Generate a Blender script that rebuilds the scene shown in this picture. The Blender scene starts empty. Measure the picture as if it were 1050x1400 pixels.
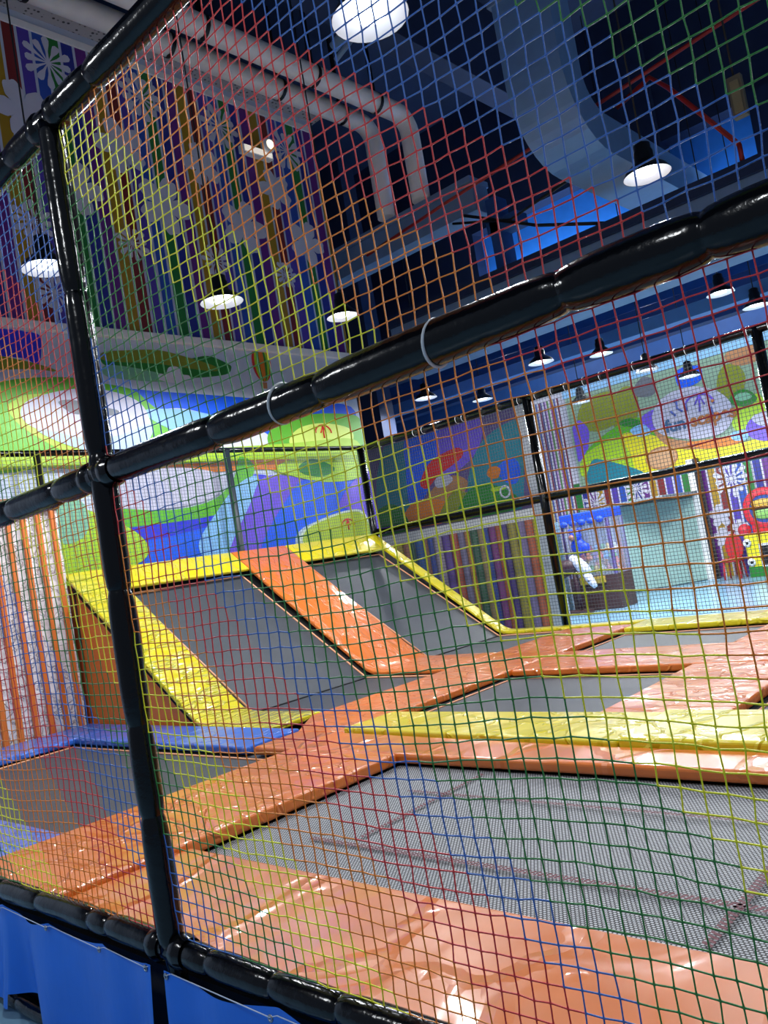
import bpy, bmesh, math, random
from mathutils import Vector, Matrix

S = bpy.context.scene
COL = S.collection
random.seed(7)

# ------------------------------------------------------------------ camera
cam_d = bpy.data.cameras.new('camera')
cam = bpy.data.objects.new('camera', cam_d)
COL.objects.link(cam)
YAW, PITCH, ROLL, FPX = 0.7407428, 0.0590321, 0.1666128, 1126.038
F = Vector((-math.sin(YAW) * math.cos(PITCH), math.cos(YAW) * math.cos(PITCH), math.sin(PITCH)))
R0 = Vector((math.cos(YAW), math.sin(YAW), 0))
U0 = R0.cross(F)
R = R0 * math.cos(ROLL) - U0 * math.sin(ROLL)
U = R.cross(F)
M = Matrix((R, U, -F)).transposed().to_4x4()
M.translation = Vector((2.47264, -1.38160, 1.15))
cam.matrix_world = M
cam_d.sensor_fit = 'HORIZONTAL'
cam_d.sensor_width = 36
cam_d.lens = FPX / 1050 * 36
cam_d.clip_start = 0.05
cam_d.clip_end = 100
S.camera = cam

# ------------------------------------------------------------------ world, exposure
W = bpy.data.worlds.new('world')
S.world = W
W.use_nodes = True
bg = W.node_tree.nodes['Background']
bg.inputs[0].default_value = (0.55, 0.68, 0.95, 1)
bg.inputs[1].default_value = 0.21
vs = S.view_settings
vs.view_transform = 'Standard'
vs.look = 'None'
vs.exposure = 0.35
vs.gamma = 1
vs.use_curve_mapping = False
LAMP_W = 205.0

# ------------------------------------------------------------------ materials
def lin(c):
    return tuple(((x / 12.92) if x <= 0.04045 else ((x + 0.055) / 1.055) ** 2.4) for x in c)

MATS = {}
def mat(name, rgb, rough=0.5, metal=0.0, bump=None, var=0.0, coat=0.0, emit=None, estr=0.0, trans=0.0, alpha=1.0, spec=0.5):
    """rgb is sRGB 0..1.  bump = (scale, strength, stretch xyz, kind)"""
    if name in MATS:
        return MATS[name]
    m = bpy.data.materials.new(name)
    m.use_nodes = True
    nt = m.node_tree
    b = nt.nodes['Principled BSDF']
    c = (*lin(rgb), 1)
    b.inputs['Base Color'].default_value = c
    b.inputs['Roughness'].default_value = rough
    b.inputs['Metallic'].default_value = metal
    b.inputs['Coat Weight'].default_value = coat
    b.inputs['Coat Roughness'].default_value = 0.08
    b.inputs['Specular IOR Level'].default_value = spec
    b.inputs['Transmission Weight'].default_value = trans
    b.inputs['Alpha'].default_value = alpha
    if emit:
        b.inputs['Emission Color'].default_value = (*lin(emit), 1)
        b.inputs['Emission Strength'].default_value = estr
    tc = nt.nodes.new('ShaderNodeTexCoord')
    if var:
        n = nt.nodes.new('ShaderNodeTexNoise')
        n.inputs['Scale'].default_value = 6
        n.inputs['Detail'].default_value = 5
        nt.links.new(tc.outputs['Object'], n.inputs['Vector'])
        mr = nt.nodes.new('ShaderNodeMapRange')
        mr.inputs['From Min'].default_value = 0.3
        mr.inputs['From Max'].default_value = 0.7
        mr.inputs['To Min'].default_value = 1 - var
        mr.inputs['To Max'].default_value = 1 + var
        nt.links.new(n.outputs['Fac'], mr.inputs['Value'])
        mx = nt.nodes.new('ShaderNodeVectorMath')
        mx.operation = 'SCALE'
        mx.inputs[0].default_value = c[:3]
        nt.links.new(mr.outputs[0], mx.inputs['Scale'])
        nt.links.new(mx.outputs[0], b.inputs['Base Color'])
    if bump:
        sc, st, stretch, kind = bump
        mp = nt.nodes.new('ShaderNodeMapping')
        mp.inputs['Scale'].default_value = stretch
        mp.inputs['Rotation'].default_value = (0, 0, 0.5 if kind == 'wrinkle' else 0)
        nt.links.new(tc.outputs['Object'], mp.inputs['Vector'])
        bp = nt.nodes.new('ShaderNodeBump')
        bp.inputs['Strength'].default_value = st
        bp.inputs['Distance'].default_value = 0.035 if kind == 'wrinkle' else 0.02
        if kind == 'wrinkle':
            n1 = nt.nodes.new('ShaderNodeTexNoise')
            n1.inputs['Scale'].default_value = sc
            n1.inputs['Detail'].default_value = 2.5
            n1.inputs['Distortion'].default_value = 0.6
            nt.links.new(mp.outputs[0], n1.inputs['Vector'])
            v = nt.nodes.new('ShaderNodeTexVoronoi')
            v.feature = 'DISTANCE_TO_EDGE'
            v.inputs['Scale'].default_value = sc * 0.8
            mixv = nt.nodes.new('ShaderNodeVectorMath')
            mixv.operation = 'ADD'
            scn = nt.nodes.new('ShaderNodeVectorMath')
            scn.operation = 'SCALE'
            scn.inputs['Scale'].default_value = 0.5
            nt.links.new(n1.outputs['Color'], scn.inputs[0])
            nt.links.new(mp.outputs[0], mixv.inputs[0])
            nt.links.new(scn.outputs[0], mixv.inputs[1])
            nt.links.new(mixv.outputs[0], v.inputs['Vector'])
            mr2 = nt.nodes.new('ShaderNodeMapRange')
            mr2.inputs['From Max'].default_value = 0.07
            mr2.inputs['To Min'].default_value = 0.45
            mr2.inputs['To Max'].default_value = 0.0
            nt.links.new(v.outputs['Distance'], mr2.inputs['Value'])
            ad = nt.nodes.new('ShaderNodeMath')
            ad.operation = 'ADD'
            nt.links.new(n1.outputs['Fac'], ad.inputs[0])
            nt.links.new(mr2.outputs[0], ad.inputs[1])
            nt.links.new(ad.outputs[0], bp.inputs['Height'])
        else:
            n1 = nt.nodes.new('ShaderNodeTexNoise')
            n1.inputs['Scale'].default_value = sc
            n1.inputs['Detail'].default_value = 6
            nt.links.new(mp.outputs[0], n1.inputs['Vector'])
            nt.links.new(n1.outputs['Fac'], bp.inputs['Height'])
        nt.links.new(bp.outputs[0], b.inputs['Normal'])
        if coat:
            nt.links.new(bp.outputs[0], b.inputs['Coat Normal'])
    MATS[name] = m
    return m

ORANGE = mat('orange_vinyl', (0.86, 0.45, 0.14), 0.34, bump=(3.2, 0.55, (1, 1.7, 1), 'wrinkle'), var=0.05, coat=0.7)
ORANGE_FLAT = mat('orange_panel', (0.86, 0.47, 0.20), 0.4, bump=(9, 0.08, (1, 1, 1), 'noise'), var=0.04)
ORANGE_FILM = mat('orange_vinyl_film', (0.85, 0.45, 0.16), 0.32, bump=(2.0, 0.5, (1.25, .85, 1), 'wrinkle'), var=0.06, coat=0.9)
YELLOW = mat('yellow_vinyl', (0.86, 0.79, 0.08), 0.33, bump=(3.4, 0.6, (1, 1, 1), 'wrinkle'), var=0.04, coat=0.6)
YELLOW_WRK = mat('yellow_vinyl_creased', (0.84, 0.78, 0.12), 0.22, bump=(3.0, 1.0, (3.2, .7, 1.6), 'wrinkle'), var=0.05, coat=1.0)
BLUE_PAD = mat('blue_vinyl', (0.20, 0.42, 0.82), 0.32, bump=(3, 0.7, (1, 1, 1), 'wrinkle'), var=0.05, coat=0.6)
TARP = mat('blue_tarpaulin', (0.04, 0.40, 0.84), 0.42, bump=(3, 0.25, (3, 3, .7), 'noise'), var=0.05)
BLACK_FOAM = mat('black_pipe_sleeve', (0.015, 0.017, 0.022), 0.15, bump=(18, 0.16, (1, 1, 1), 'noise'), spec=0.34)
BLACK = mat('black_paint', (0.03, 0.03, 0.035), 0.4, bump=(30, 0.05, (1, 1, 1), 'noise'))
BED = mat('grey_trampoline_fabric', (0.26, 0.275, 0.30), 0.5, bump=(60, 0.15, (1, 6, 1), 'noise'), var=0.08, spec=0.35)
SEAM = mat('peach_seam', (0.93, 0.66, 0.50), 0.5, bump=(30, 0.1, (1, 1, 1), 'noise'))
GAP = mat('black_spring_skirt', (0.03, 0.03, 0.035), 0.8, bump=(30, 0.1, (1, 1, 1), 'noise'))
MAROON = mat('maroon_stitching', (0.38, 0.10, 0.17), 0.6, bump=(80, 0.3, (1, 1, 1), 'noise'))
WHITE_P = mat('white_paint', (0.93, 0.92, 0.91), 0.5, bump=(20, 0.05, (1, 1, 1), 'noise'), var=0.04)
WHITE_GLOSS = mat('white_plastic', (0.92, 0.93, 0.95), 0.25, bump=(20, 0.02, (1, 1, 1), 'noise'))
FLOORM = mat('pale_blue_floor', (0.56, 0.74, 0.86), 0.22, bump=(3, 0.04, (1, 1, 1), 'noise'), var=0.04)
NAVY = mat('navy_paint', (0.16, 0.27, 0.46), 0.6, bump=(4, 0.06, (1, 1, 1), 'noise'), var=0.1)
NAVY_D = mat('dark_navy_paint', (0.10, 0.17, 0.31), 0.6, bump=(4, 0.06, (1, 1, 1), 'noise'), var=0.1)
SLATE = mat('slate_blue_paint', (0.44, 0.56, 0.70), 0.55, bump=(5, 0.05, (1, 1, 1), 'noise'), var=0.06)
LITBLUE = mat('bright_blue_paint', (0.16, 0.50, 0.90), 0.6, bump=(5, 0.05, (1, 1, 1), 'noise'), var=0.06)
MIDBLUE = mat('mid_blue_paint', (0.14, 0.32, 0.58), 0.6, bump=(5, 0.05, (1, 1, 1), 'noise'), var=0.08)
PALEBEAM = mat('pale_blue_beam_paint', (0.34, 0.54, 0.76), 0.5, bump=(5, 0.05, (1, 1, 1), 'noise'), var=0.05)
DUCTM = mat('blue_grey_duct', (0.42, 0.57, 0.74), 0.4, bump=(3, 0.05, (1, 1, 1), 'noise'), var=0.05)
MURAL = mat('pale_grey_mural_wall', (0.76, 0.80, 0.87), 0.45, bump=(5, 0.04, (1, 1, 1), 'noise'), var=0.03)
NETW = mat('pale_grey_net_cord', (0.30, 0.31, 0.33), 0.6, bump=(50, 0.2, (1, 1, 1), 'noise'))
CORDM = mat('black_cord', (0.02, 0.02, 0.02), 0.5, bump=(50, 0.2, (1, 1, 1), 'noise'))
METAL = mat('zinc_metal', (0.6, 0.62, 0.65), 0.3, 1.0, bump=(30, 0.1, (1, 1, 1), 'noise'))
REDPIPE = mat('red_pipe_paint', (0.62, 0.12, 0.08), 0.4, bump=(30, 0.05, (1, 1, 1), 'noise'))
QUILT = mat('white_padded_sheet', (0.88, 0.86, 0.86), 0.45, bump=(7, 0.9, (1, 1, 1), 'wrinkle'), var=0.06)
GLASS = mat('frosted_glass', (0.72, 0.86, 0.82), 0.35, bump=(40, 0.05, (1, 1, 1), 'noise'), alpha=0.72)
CLEAR = mat('clear_glass', (0.85, 0.92, 0.98), 0.05, bump=(10, 0.01, (1, 1, 1), 'noise'), alpha=0.18)
SHADE = mat('lamp_shade_metal', (0.16, 0.18, 0.2), 0.35, 0.6, bump=(20, 0.05, (1, 1, 1), 'noise'))
REFL = mat('lamp_reflector_white', (0.93, 0.93, 0.95), 0.35, bump=(20, 0.03, (1, 1, 1), 'noise'))
BULB = mat('lamp_bulb', (1, 1, 1), 0.4, emit=(0.92, 0.97, 1.0), estr=4, bump=(20, 0.01, (1, 1, 1), 'noise'))
LENSM = mat('emergency_lens', (1, 0.97, 0.9), 0.3, emit=(1, .92, .78), estr=1.2, bump=(20, 0.01, (1, 1, 1), 'noise'))

def flat(name, rgb, rough=0.45):
    return mat(name, rgb, rough, bump=(12, 0.03, (1, 1, 1), 'noise'), var=0.03)

def netmat(name, rgb):
    return mat(name, rgb, 0.45, bump=(220, 0.35, (1, 1, 1), 'noise'), var=0.06)
NET = [netmat('green_net_cord', (0.10, 0.46, 0.18)), netmat('yellow_net_cord', (0.88, 0.88, 0.10)),
       netmat('orange_net_cord', (0.88, 0.50, 0.10)), netmat('red_net_cord', (0.78, 0.16, 0.18)),
       netmat('blue_net_cord', (0.14, 0.38, 0.70))]

def mesh_bed_material():
    m = bpy.data.materials.new('grey_mesh_fabric')
    m.use_nodes = True
    nt = m.node_tree
    b = nt.nodes['Principled BSDF']
    b.inputs['Roughness'].default_value = 0.6
    tc = nt.nodes.new('ShaderNodeTexCoord')
    br = nt.nodes.new('ShaderNodeTexBrick')
    br.inputs['Color1'].default_value = (*lin((0.80, 0.81, 0.83)), 1)
    br.inputs['Color2'].default_value = (*lin((0.74, 0.75, 0.78)), 1)
    br.inputs['Mortar'].default_value = (*lin((0.11, 0.12, 0.14)), 1)
    br.inputs['Scale'].default_value = 1
    br.inputs['Mortar Size'].default_value = 0.0034
    br.inputs['Mortar Smooth'].default_value = 0.25
    br.inputs['Brick Width'].default_value = 0.0155
    br.inputs['Row Height'].default_value = 0.0120
    nt.links.new(tc.outputs['Object'], br.inputs['Vector'])
    nt.links.new(br.outputs['Color'], b.inputs['Base Color'])
    bp = nt.nodes.new('ShaderNodeBump')
    bp.inputs['Strength'].default_value = 0.5
    bp.inputs['Distance'].default_value = 0.004
    bp.invert = True
    nt.links.new(br.outputs['Fac'], bp.inputs['Height'])
    nt.links.new(bp.outputs[0], b.inputs['Normal'])
    return m
MESHBED = mesh_bed_material()

def perforated_material():
    m = bpy.data.materials.new('perforated_metal')
    m.use_nodes = True
    nt = m.node_tree
    b = nt.nodes['Principled BSDF']
    b.inputs['Roughness'].default_value = 0.5
    tc = nt.nodes.new('ShaderNodeTexCoord')
    v = nt.nodes.new('ShaderNodeTexVoronoi')
    v.inputs['Scale'].default_value = 16
    v.inputs['Randomness'].default_value = 0.35
    nt.links.new(tc.outputs['Object'], v.inputs['Vector'])
    r = nt.nodes.new('ShaderNodeValToRGB')
    r.color_ramp.elements[0].position = 0.30
    r.color_ramp.elements[0].color = (*lin((0.16, 0.17, 0.2)), 1)
    r.color_ramp.elements[1].position = 0.42
    r.color_ramp.elements[1].color = (*lin((0.66, 0.66, 0.68)), 1)
    nt.links.new(v.outputs['Distance'], r.inputs['Fac'])
    nt.links.new(r.outputs['Color'], b.inputs['Base Color'])
    return m
PERF = perforated_material()

# ------------------------------------------------------------------ mesh building
class MB:
    def __init__(s):
        s.v, s.f, s.m, s.sm = [], [], [], []
    def add(s, verts, faces, mi=0, smooth=False):
        o = len(s.v)
        s.v += [tuple(p) for p in verts]
        for f in faces:
            s.f.append([i + o for i in f])
            s.m.append(mi)
            s.sm.append(smooth)
    def box(s, a, b, mi=0):
        (x0, y0, z0), (x1, y1, z1) = a, b
        s.add([(x0, y0, z0), (x1, y0, z0), (x1, y1, z0), (x0, y1, z0), (x0, y0, z1), (x1, y0, z1), (x1, y1, z1), (x0, y1, z1)],
              [(3, 2, 1, 0), (4, 5, 6, 7), (0, 1, 5, 4), (1, 2, 6, 5), (2, 3, 7, 6), (3, 0, 4, 7)], mi)
    def prism(s, pts, vec, mi=0):
        """closed polygon of 3D points swept along vec"""
        n = len(pts)
        vec = Vector(vec)
        top = [Vector(p) for p in pts]
        bot = [p + vec for p in top]
        s.add(top + bot, [list(range(n)), list(range(2 * n - 1, n - 1, -1))] + [(i, n + i, n + (i + 1) % n, (i + 1) % n) for i in range(n)], mi)
    def tube(s, path, rad, seg=10, mi=0, caps=True, smooth=True):
        pts = [Vector(p) for p in path]
        n = len(pts)
        rs = rad if isinstance(rad, (list, tuple)) else [rad] * n
        up = None
        rings = []
        for i, p in enumerate(pts):
            t = (pts[min(i + 1, n - 1)] - pts[max(i - 1, 0)])
            if t.length < 1e-9:
                t = Vector((0, 0, 1))
            t.normalize()
            if up is None:
                up = Vector((0, 0, 1)) if abs(t.z) < 0.9 else Vector((1, 0, 0))
            a = t.cross(up)
            if a.length < 1e-6:
                a = t.orthogonal()
            a.normalize()
            up = a.cross(t).normalized()
            rings.append([p + (a * math.cos(k * math.tau / seg) + up * math.sin(k * math.tau / seg)) * rs[i] for k in range(seg)])
        vs_ = [q for r in rings for q in r]
        fs = []
        for i in range(n - 1):
            for k in range(seg):
                k2 = (k + 1) % seg
                fs.append((i * seg + k, i * seg + k2, (i + 1) * seg + k2, (i + 1) * seg + k))
        s.add(vs_, fs, mi, smooth)
        if caps:
            o = len(s.v) - len(vs_)
            s.f.append([o + k for k in range(seg)][::-1]); s.m.append(mi); s.sm.append(False)
            s.f.append([o + (n - 1) * seg + k for k in range(seg)]); s.m.append(mi); s.sm.append(False)
    def lathe(s, prof, c, seg=24, mi=0, axis='z'):
        vs_, fs = [], []
        n = len(prof)
        for r, h in prof:
            for k in range(seg):
                a = k * math.tau / seg
                if axis == 'z':
                    vs_.append((c[0] + r * math.cos(a), c[1] + r * math.sin(a), c[2] + h))
                elif axis == 'x':
                    vs_.append((c[0] + h, c[1] + r * math.cos(a), c[2] + r * math.sin(a)))
                else:
                    vs_.append((c[0] + r * math.sin(a), c[1] + h, c[2] + r * math.cos(a)))
        for i in range(n - 1):
            for k in range(seg):
                k2 = (k + 1) % seg
                fs.append((i * seg + k, i * seg + k2, (i + 1) * seg + k2, (i + 1) * seg + k))
        s.add(vs_, fs, mi, True)
    def ball(s, c, r, mi=0, seg=16, sc=(1, 1, 1)):
        n = 8
        vs_, fs = [], []
        for i in range(n + 1):
            th = math.pi * i / n
            for k in range(seg):
                a = k * math.tau / seg
                vs_.append((c[0] + sc[0] * r * math.sin(th) * math.cos(a), c[1] + sc[1] * r * math.sin(th) * math.sin(a), c[2] + sc[2] * r * math.cos(th)))
        for i in range(n):
            for k in range(seg):
                k2 = (k + 1) % seg
                fs.append((i * seg + k, (i + 1) * seg + k, (i + 1) * seg + k2, i * seg + k2))
        s.add(vs_, fs, mi, True)
    def build(s, name, mats, parent=None, bevel=0.0, seg=2, tri=False, loc=None):
        me = bpy.data.meshes.new(name)
        me.from_pydata(s.v, [], s.f)
        for m in (mats if isinstance(mats, (list, tuple)) else [mats]):
            me.materials.append(m)
        me.polygons.foreach_set('material_index', s.m)
        me.polygons.foreach_set('use_smooth', s.sm)
        bm = bmesh.new()
        bm.from_mesh(me)
        bmesh.ops.remove_doubles(bm, verts=bm.verts, dist=1e-6)
        bmesh.ops.recalc_face_normals(bm, faces=bm.faces)
        if tri:
            bmesh.ops.triangulate(bm, faces=bm.faces)
        bm.to_mesh(me)
        bm.free()
        o = bpy.data.objects.new(name, me)
        COL.objects.link(o)
        if parent:
            o.parent = parent
            o.matrix_parent_inverse = Matrix.Translation(-parent.location)
        if bevel:
            b = o.modifiers.new('bevel', 'BEVEL')
            b.width = bevel
            b.segments = seg
            b.limit_method = 'ANGLE'
            b.angle_limit = math.radians(50)
            b.harden_normals = False
        return o

def tag(o, label, cat, group=None, kind=None):
    o['label'] = label
    o['category'] = cat
    if group:
        o['group'] = group
    if kind:
        o['kind'] = kind
    return o
def struct(o, label=None):
    o['kind'] = 'structure'
    if label:
        o['label'] = label
    return o
def empty(name, loc, label, cat, group=None):
    o = bpy.data.objects.new(name, None)
    COL.objects.link(o)
    o.location = loc
    o.empty_display_size = 0.1
    return tag(o, label, cat, group)

def smooth_closed(pts, sub=6):
    n = len(pts)
    out = []
    for i in range(n):
        p0, p1, p2, p3 = pts[i - 1], pts[i], pts[(i + 1) % n], pts[(i + 2) % n]
        for k in range(sub):
            t = k / sub
            out.append(tuple(0.5 * ((2 * p1[j]) + (-p0[j] + p2[j]) * t + (2 * p0[j] - 5 * p1[j] + 4 * p2[j] - p3[j]) * t * t + (-p0[j] + 3 * p1[j] - 3 * p2[j] + p3[j]) * t ** 3) for j in (0, 1)))
    return out

def ellipse(c, rx, ry, rot=0, n=32):
    return [(c[0] + rx * math.cos(a) * math.cos(rot) - ry * math.sin(a) * math.sin(rot), c[1] + rx * math.cos(a) * math.sin(rot) + ry * math.sin(a) * math.cos(rot)) for a in [k * math.tau / n for k in range(n)]]

def clip_poly(pts, umin=-1e9, umax=1e9, vmin=-1e9, vmax=1e9):
    def half(p, inside, cut):
        out = []
        for i in range(len(p)):
            a, b = p[i - 1], p[i]
            if inside(b):
                if not inside(a):
                    out.append(cut(a, b))
                out.append(b)
            elif inside(a):
                out.append(cut(a, b))
        return out
    def cu(u): return lambda a, b: (u, a[1] + (b[1] - a[1]) * (u - a[0]) / (b[0] - a[0]))
    def cv(v): return lambda a, b: (a[0] + (b[0] - a[0]) * (v - a[1]) / (b[1] - a[1]), v)
    for ins, c in ((lambda q: q[0] >= umin, cu(umin)), (lambda q: q[0] <= umax, cu(umax)), (lambda q: q[1] >= vmin, cv(vmin)), (lambda q: q[1] <= vmax, cv(vmax))):
        if pts:
            pts = half(pts, ins, c)
    return pts

def plate(name, pts, plane, val, mt, parent, layer=1, thick=0.002):
    """thin printed shape lying on a wall: plane 'x' faces +x, plane 'y' faces -y"""
    d = 0.003 * layer
    mb = MB()
    if plane == 'x':
        mb.prism([(val + d, u, v) for u, v in pts], (-thick, 0, 0))
    else:
        mb.prism([(u, val - d, v) for u, v in pts], (0, thick, 0))
    return mb.build(name, mt, parent, tri=True)

# ------------------------------------------------------------------ room shell
mb = MB(); mb.box((-16, -6, -0.62), (8, 19, -0.5)); struct(mb.build('floor', FLOORM), 'pale blue floor of the hall')
mb = MB(); mb.box((-16, -6, 9.6), (8, 19, 9.8)); struct(mb.build('ceiling', NAVY_D), 'dark navy ceiling slab')
mb = MB(); mb.box((-16, 18, -0.5), (8, 18.3, 9.6)); wall_back = struct(mb.build('wall_back', MIDBLUE), 'mid blue far wall of the hall')
mb = MB(); mb.box((-16.2, -6, -0.5), (-16, 18.3, 9.6)); struct(mb.build('wall_side', NAVY), 'dark navy side wall')
mb = MB(); mb.box((-6.62, -5, -0.5), (-6.3, 8.02, 8.3)); wall_left = struct(mb.build('wall_left', MURAL), 'tall wall with striped top and cartoon mural below')

# --- stripes on the upper part of the left wall
STRIPE = [('mustard', (0.66, 0.52, 0.10)), ('dark_red', (0.48, 0.13, 0.14)), ('indigo', (0.32, 0.24, 0.66)), ('royal_blue', (0.16, 0.32, 0.70)),
          ('leaf_green', (0.13, 0.48, 0.20)), ('navy_blue', (0.15, 0.18, 0.56)), ('plum', (0.40, 0.14, 0.52))]
STR_M = [flat('print_' + n, c) for n, c in STRIPE]
WHITE_PR = flat('print_white', (0.80, 0.80, 0.86))
PER = 1.27
def stripes(parent, plane, val, u0, u1, v0, v1, origin, per=PER, layer=1):
    w = per / 7
    for i, mt in enumerate(STR_M):
        mb = MB()
        k = math.floor((u0 - origin) / per) - 1
        while True:
            c = origin + k * per + i * w
            k += 1
            if c - w > u1:
                break
            a, b = max(u0, c - w * 0.40), min(u1, c + w * 0.40)
            if b - a < 0.01:
                continue
            d = 0.003 * layer
            if plane == 'x':
                mb.box((val, a, v0), (val + d, b, v1))
            else:
                mb.box((a, val - d, v0), (b, val, v1))
        if mb.v:
            mb.build(STRIPE[i][0] + '_stripe', mt, parent)
stripes(wall_left, 'x', -6.3, -5, 8.02, 4.45, 8.1, 4.24)
mb = MB(); mb.box((-6.3, -5, 8.1), (-6.28, 8.02, 8.2)); mb.box((-6.3, -5, 4.36), (-6.22, 8.04, 4.46)); struct(mb.build('trim_1', WHITE_P, None, 0.008))
mb = MB(); mb.box((-6.62, -5, 8.3), (-6.1, 8.1, 8.62)); struct(mb.build('trim_2', PERF), 'perforated metal band along the wall top')

def daisy(parent, c, r, n=12, plane='x', val=-6.3, layer=3, rot=0.0, dot=None):
    mb = MB()
    d = 0.003 * layer
    for k in range(n):
        a = rot + k * math.tau / n
        rr = r * (1.0 if k % 2 else 0.86)
        pts = []
        for t, w in ((0.10, 0.02), (0.45, 0.05), (0.72, 0.12), (0.9, 0.14), (1.0, 0.07)):
            pts.append((t * rr, w * r * 12 / n))
        pts = pts + [(p[0], -p[1]) for p in reversed(pts)]
        q = [(c[0] + p[0] * math.cos(a) - p[1] * math.sin(a), c[1] + p[0] * math.sin(a) + p[1] * math.cos(a)) for p in pts]
        if plane == 'x':
            mb.prism([(val + d, u, v) for u, v in q], (-0.002, 0, 0))
        else:
            mb.prism([(u, val - d, v) for u, v in q], (0, 0.002, 0))
    mb.lathe([(0.001, 0), (r * 0.12, 0)], (val + d + .0005, c[0], c[1]) if plane == 'x' else (c[0], val - d - .0005, c[1]), 12, 0, plane)
    return mb.build('daisy_print', WHITE_PR, parent)

def hibiscus(parent, c, r, plane='x', val=-6.3, layer=3, rot=0.3):
    pts = []
    for k in range(90):
        a = k * math.tau / 90
        rr = r * (0.40 + 0.66 * abs(math.cos(2.5 * a)) ** 0.55 - 0.04 * math.cos(15 * a))
        pts.append((c[0] + rr * math.cos(a + rot), c[1] + rr * math.sin(a + rot)))
    return plate('blossom_print', pts, plane, val, WHITE_PR, parent, layer)

for k in range(-1, 4):
    daisy(wall_left, (3.60 + 1.255 * k, 7.76 - 0.04 * k), 0.33, rot=0.2 * k)
for (y, z), r in zip([(3.19, 7.04), (3.74, 6.22), (4.43, 6.93), (4.96, 6.26), (5.69, 7.0), (6.27, 6.22), (7.0, 6.94), (7.48, 6.19)], (.34, .33, .35, .38, .30, .38, .30, .34)):
    hibiscus(wall_left, (y, z), r, rot=y)
for (y, z), r in zip([(3.12, 5.68), (4.39, 5.64), (5.67, 5.61), (6.93, 5.6), (3.26, 4.85)], (.26, .24, .24, .22, .24)):
    daisy(wall_left, (y, z), r, 12, rot=y)

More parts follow.
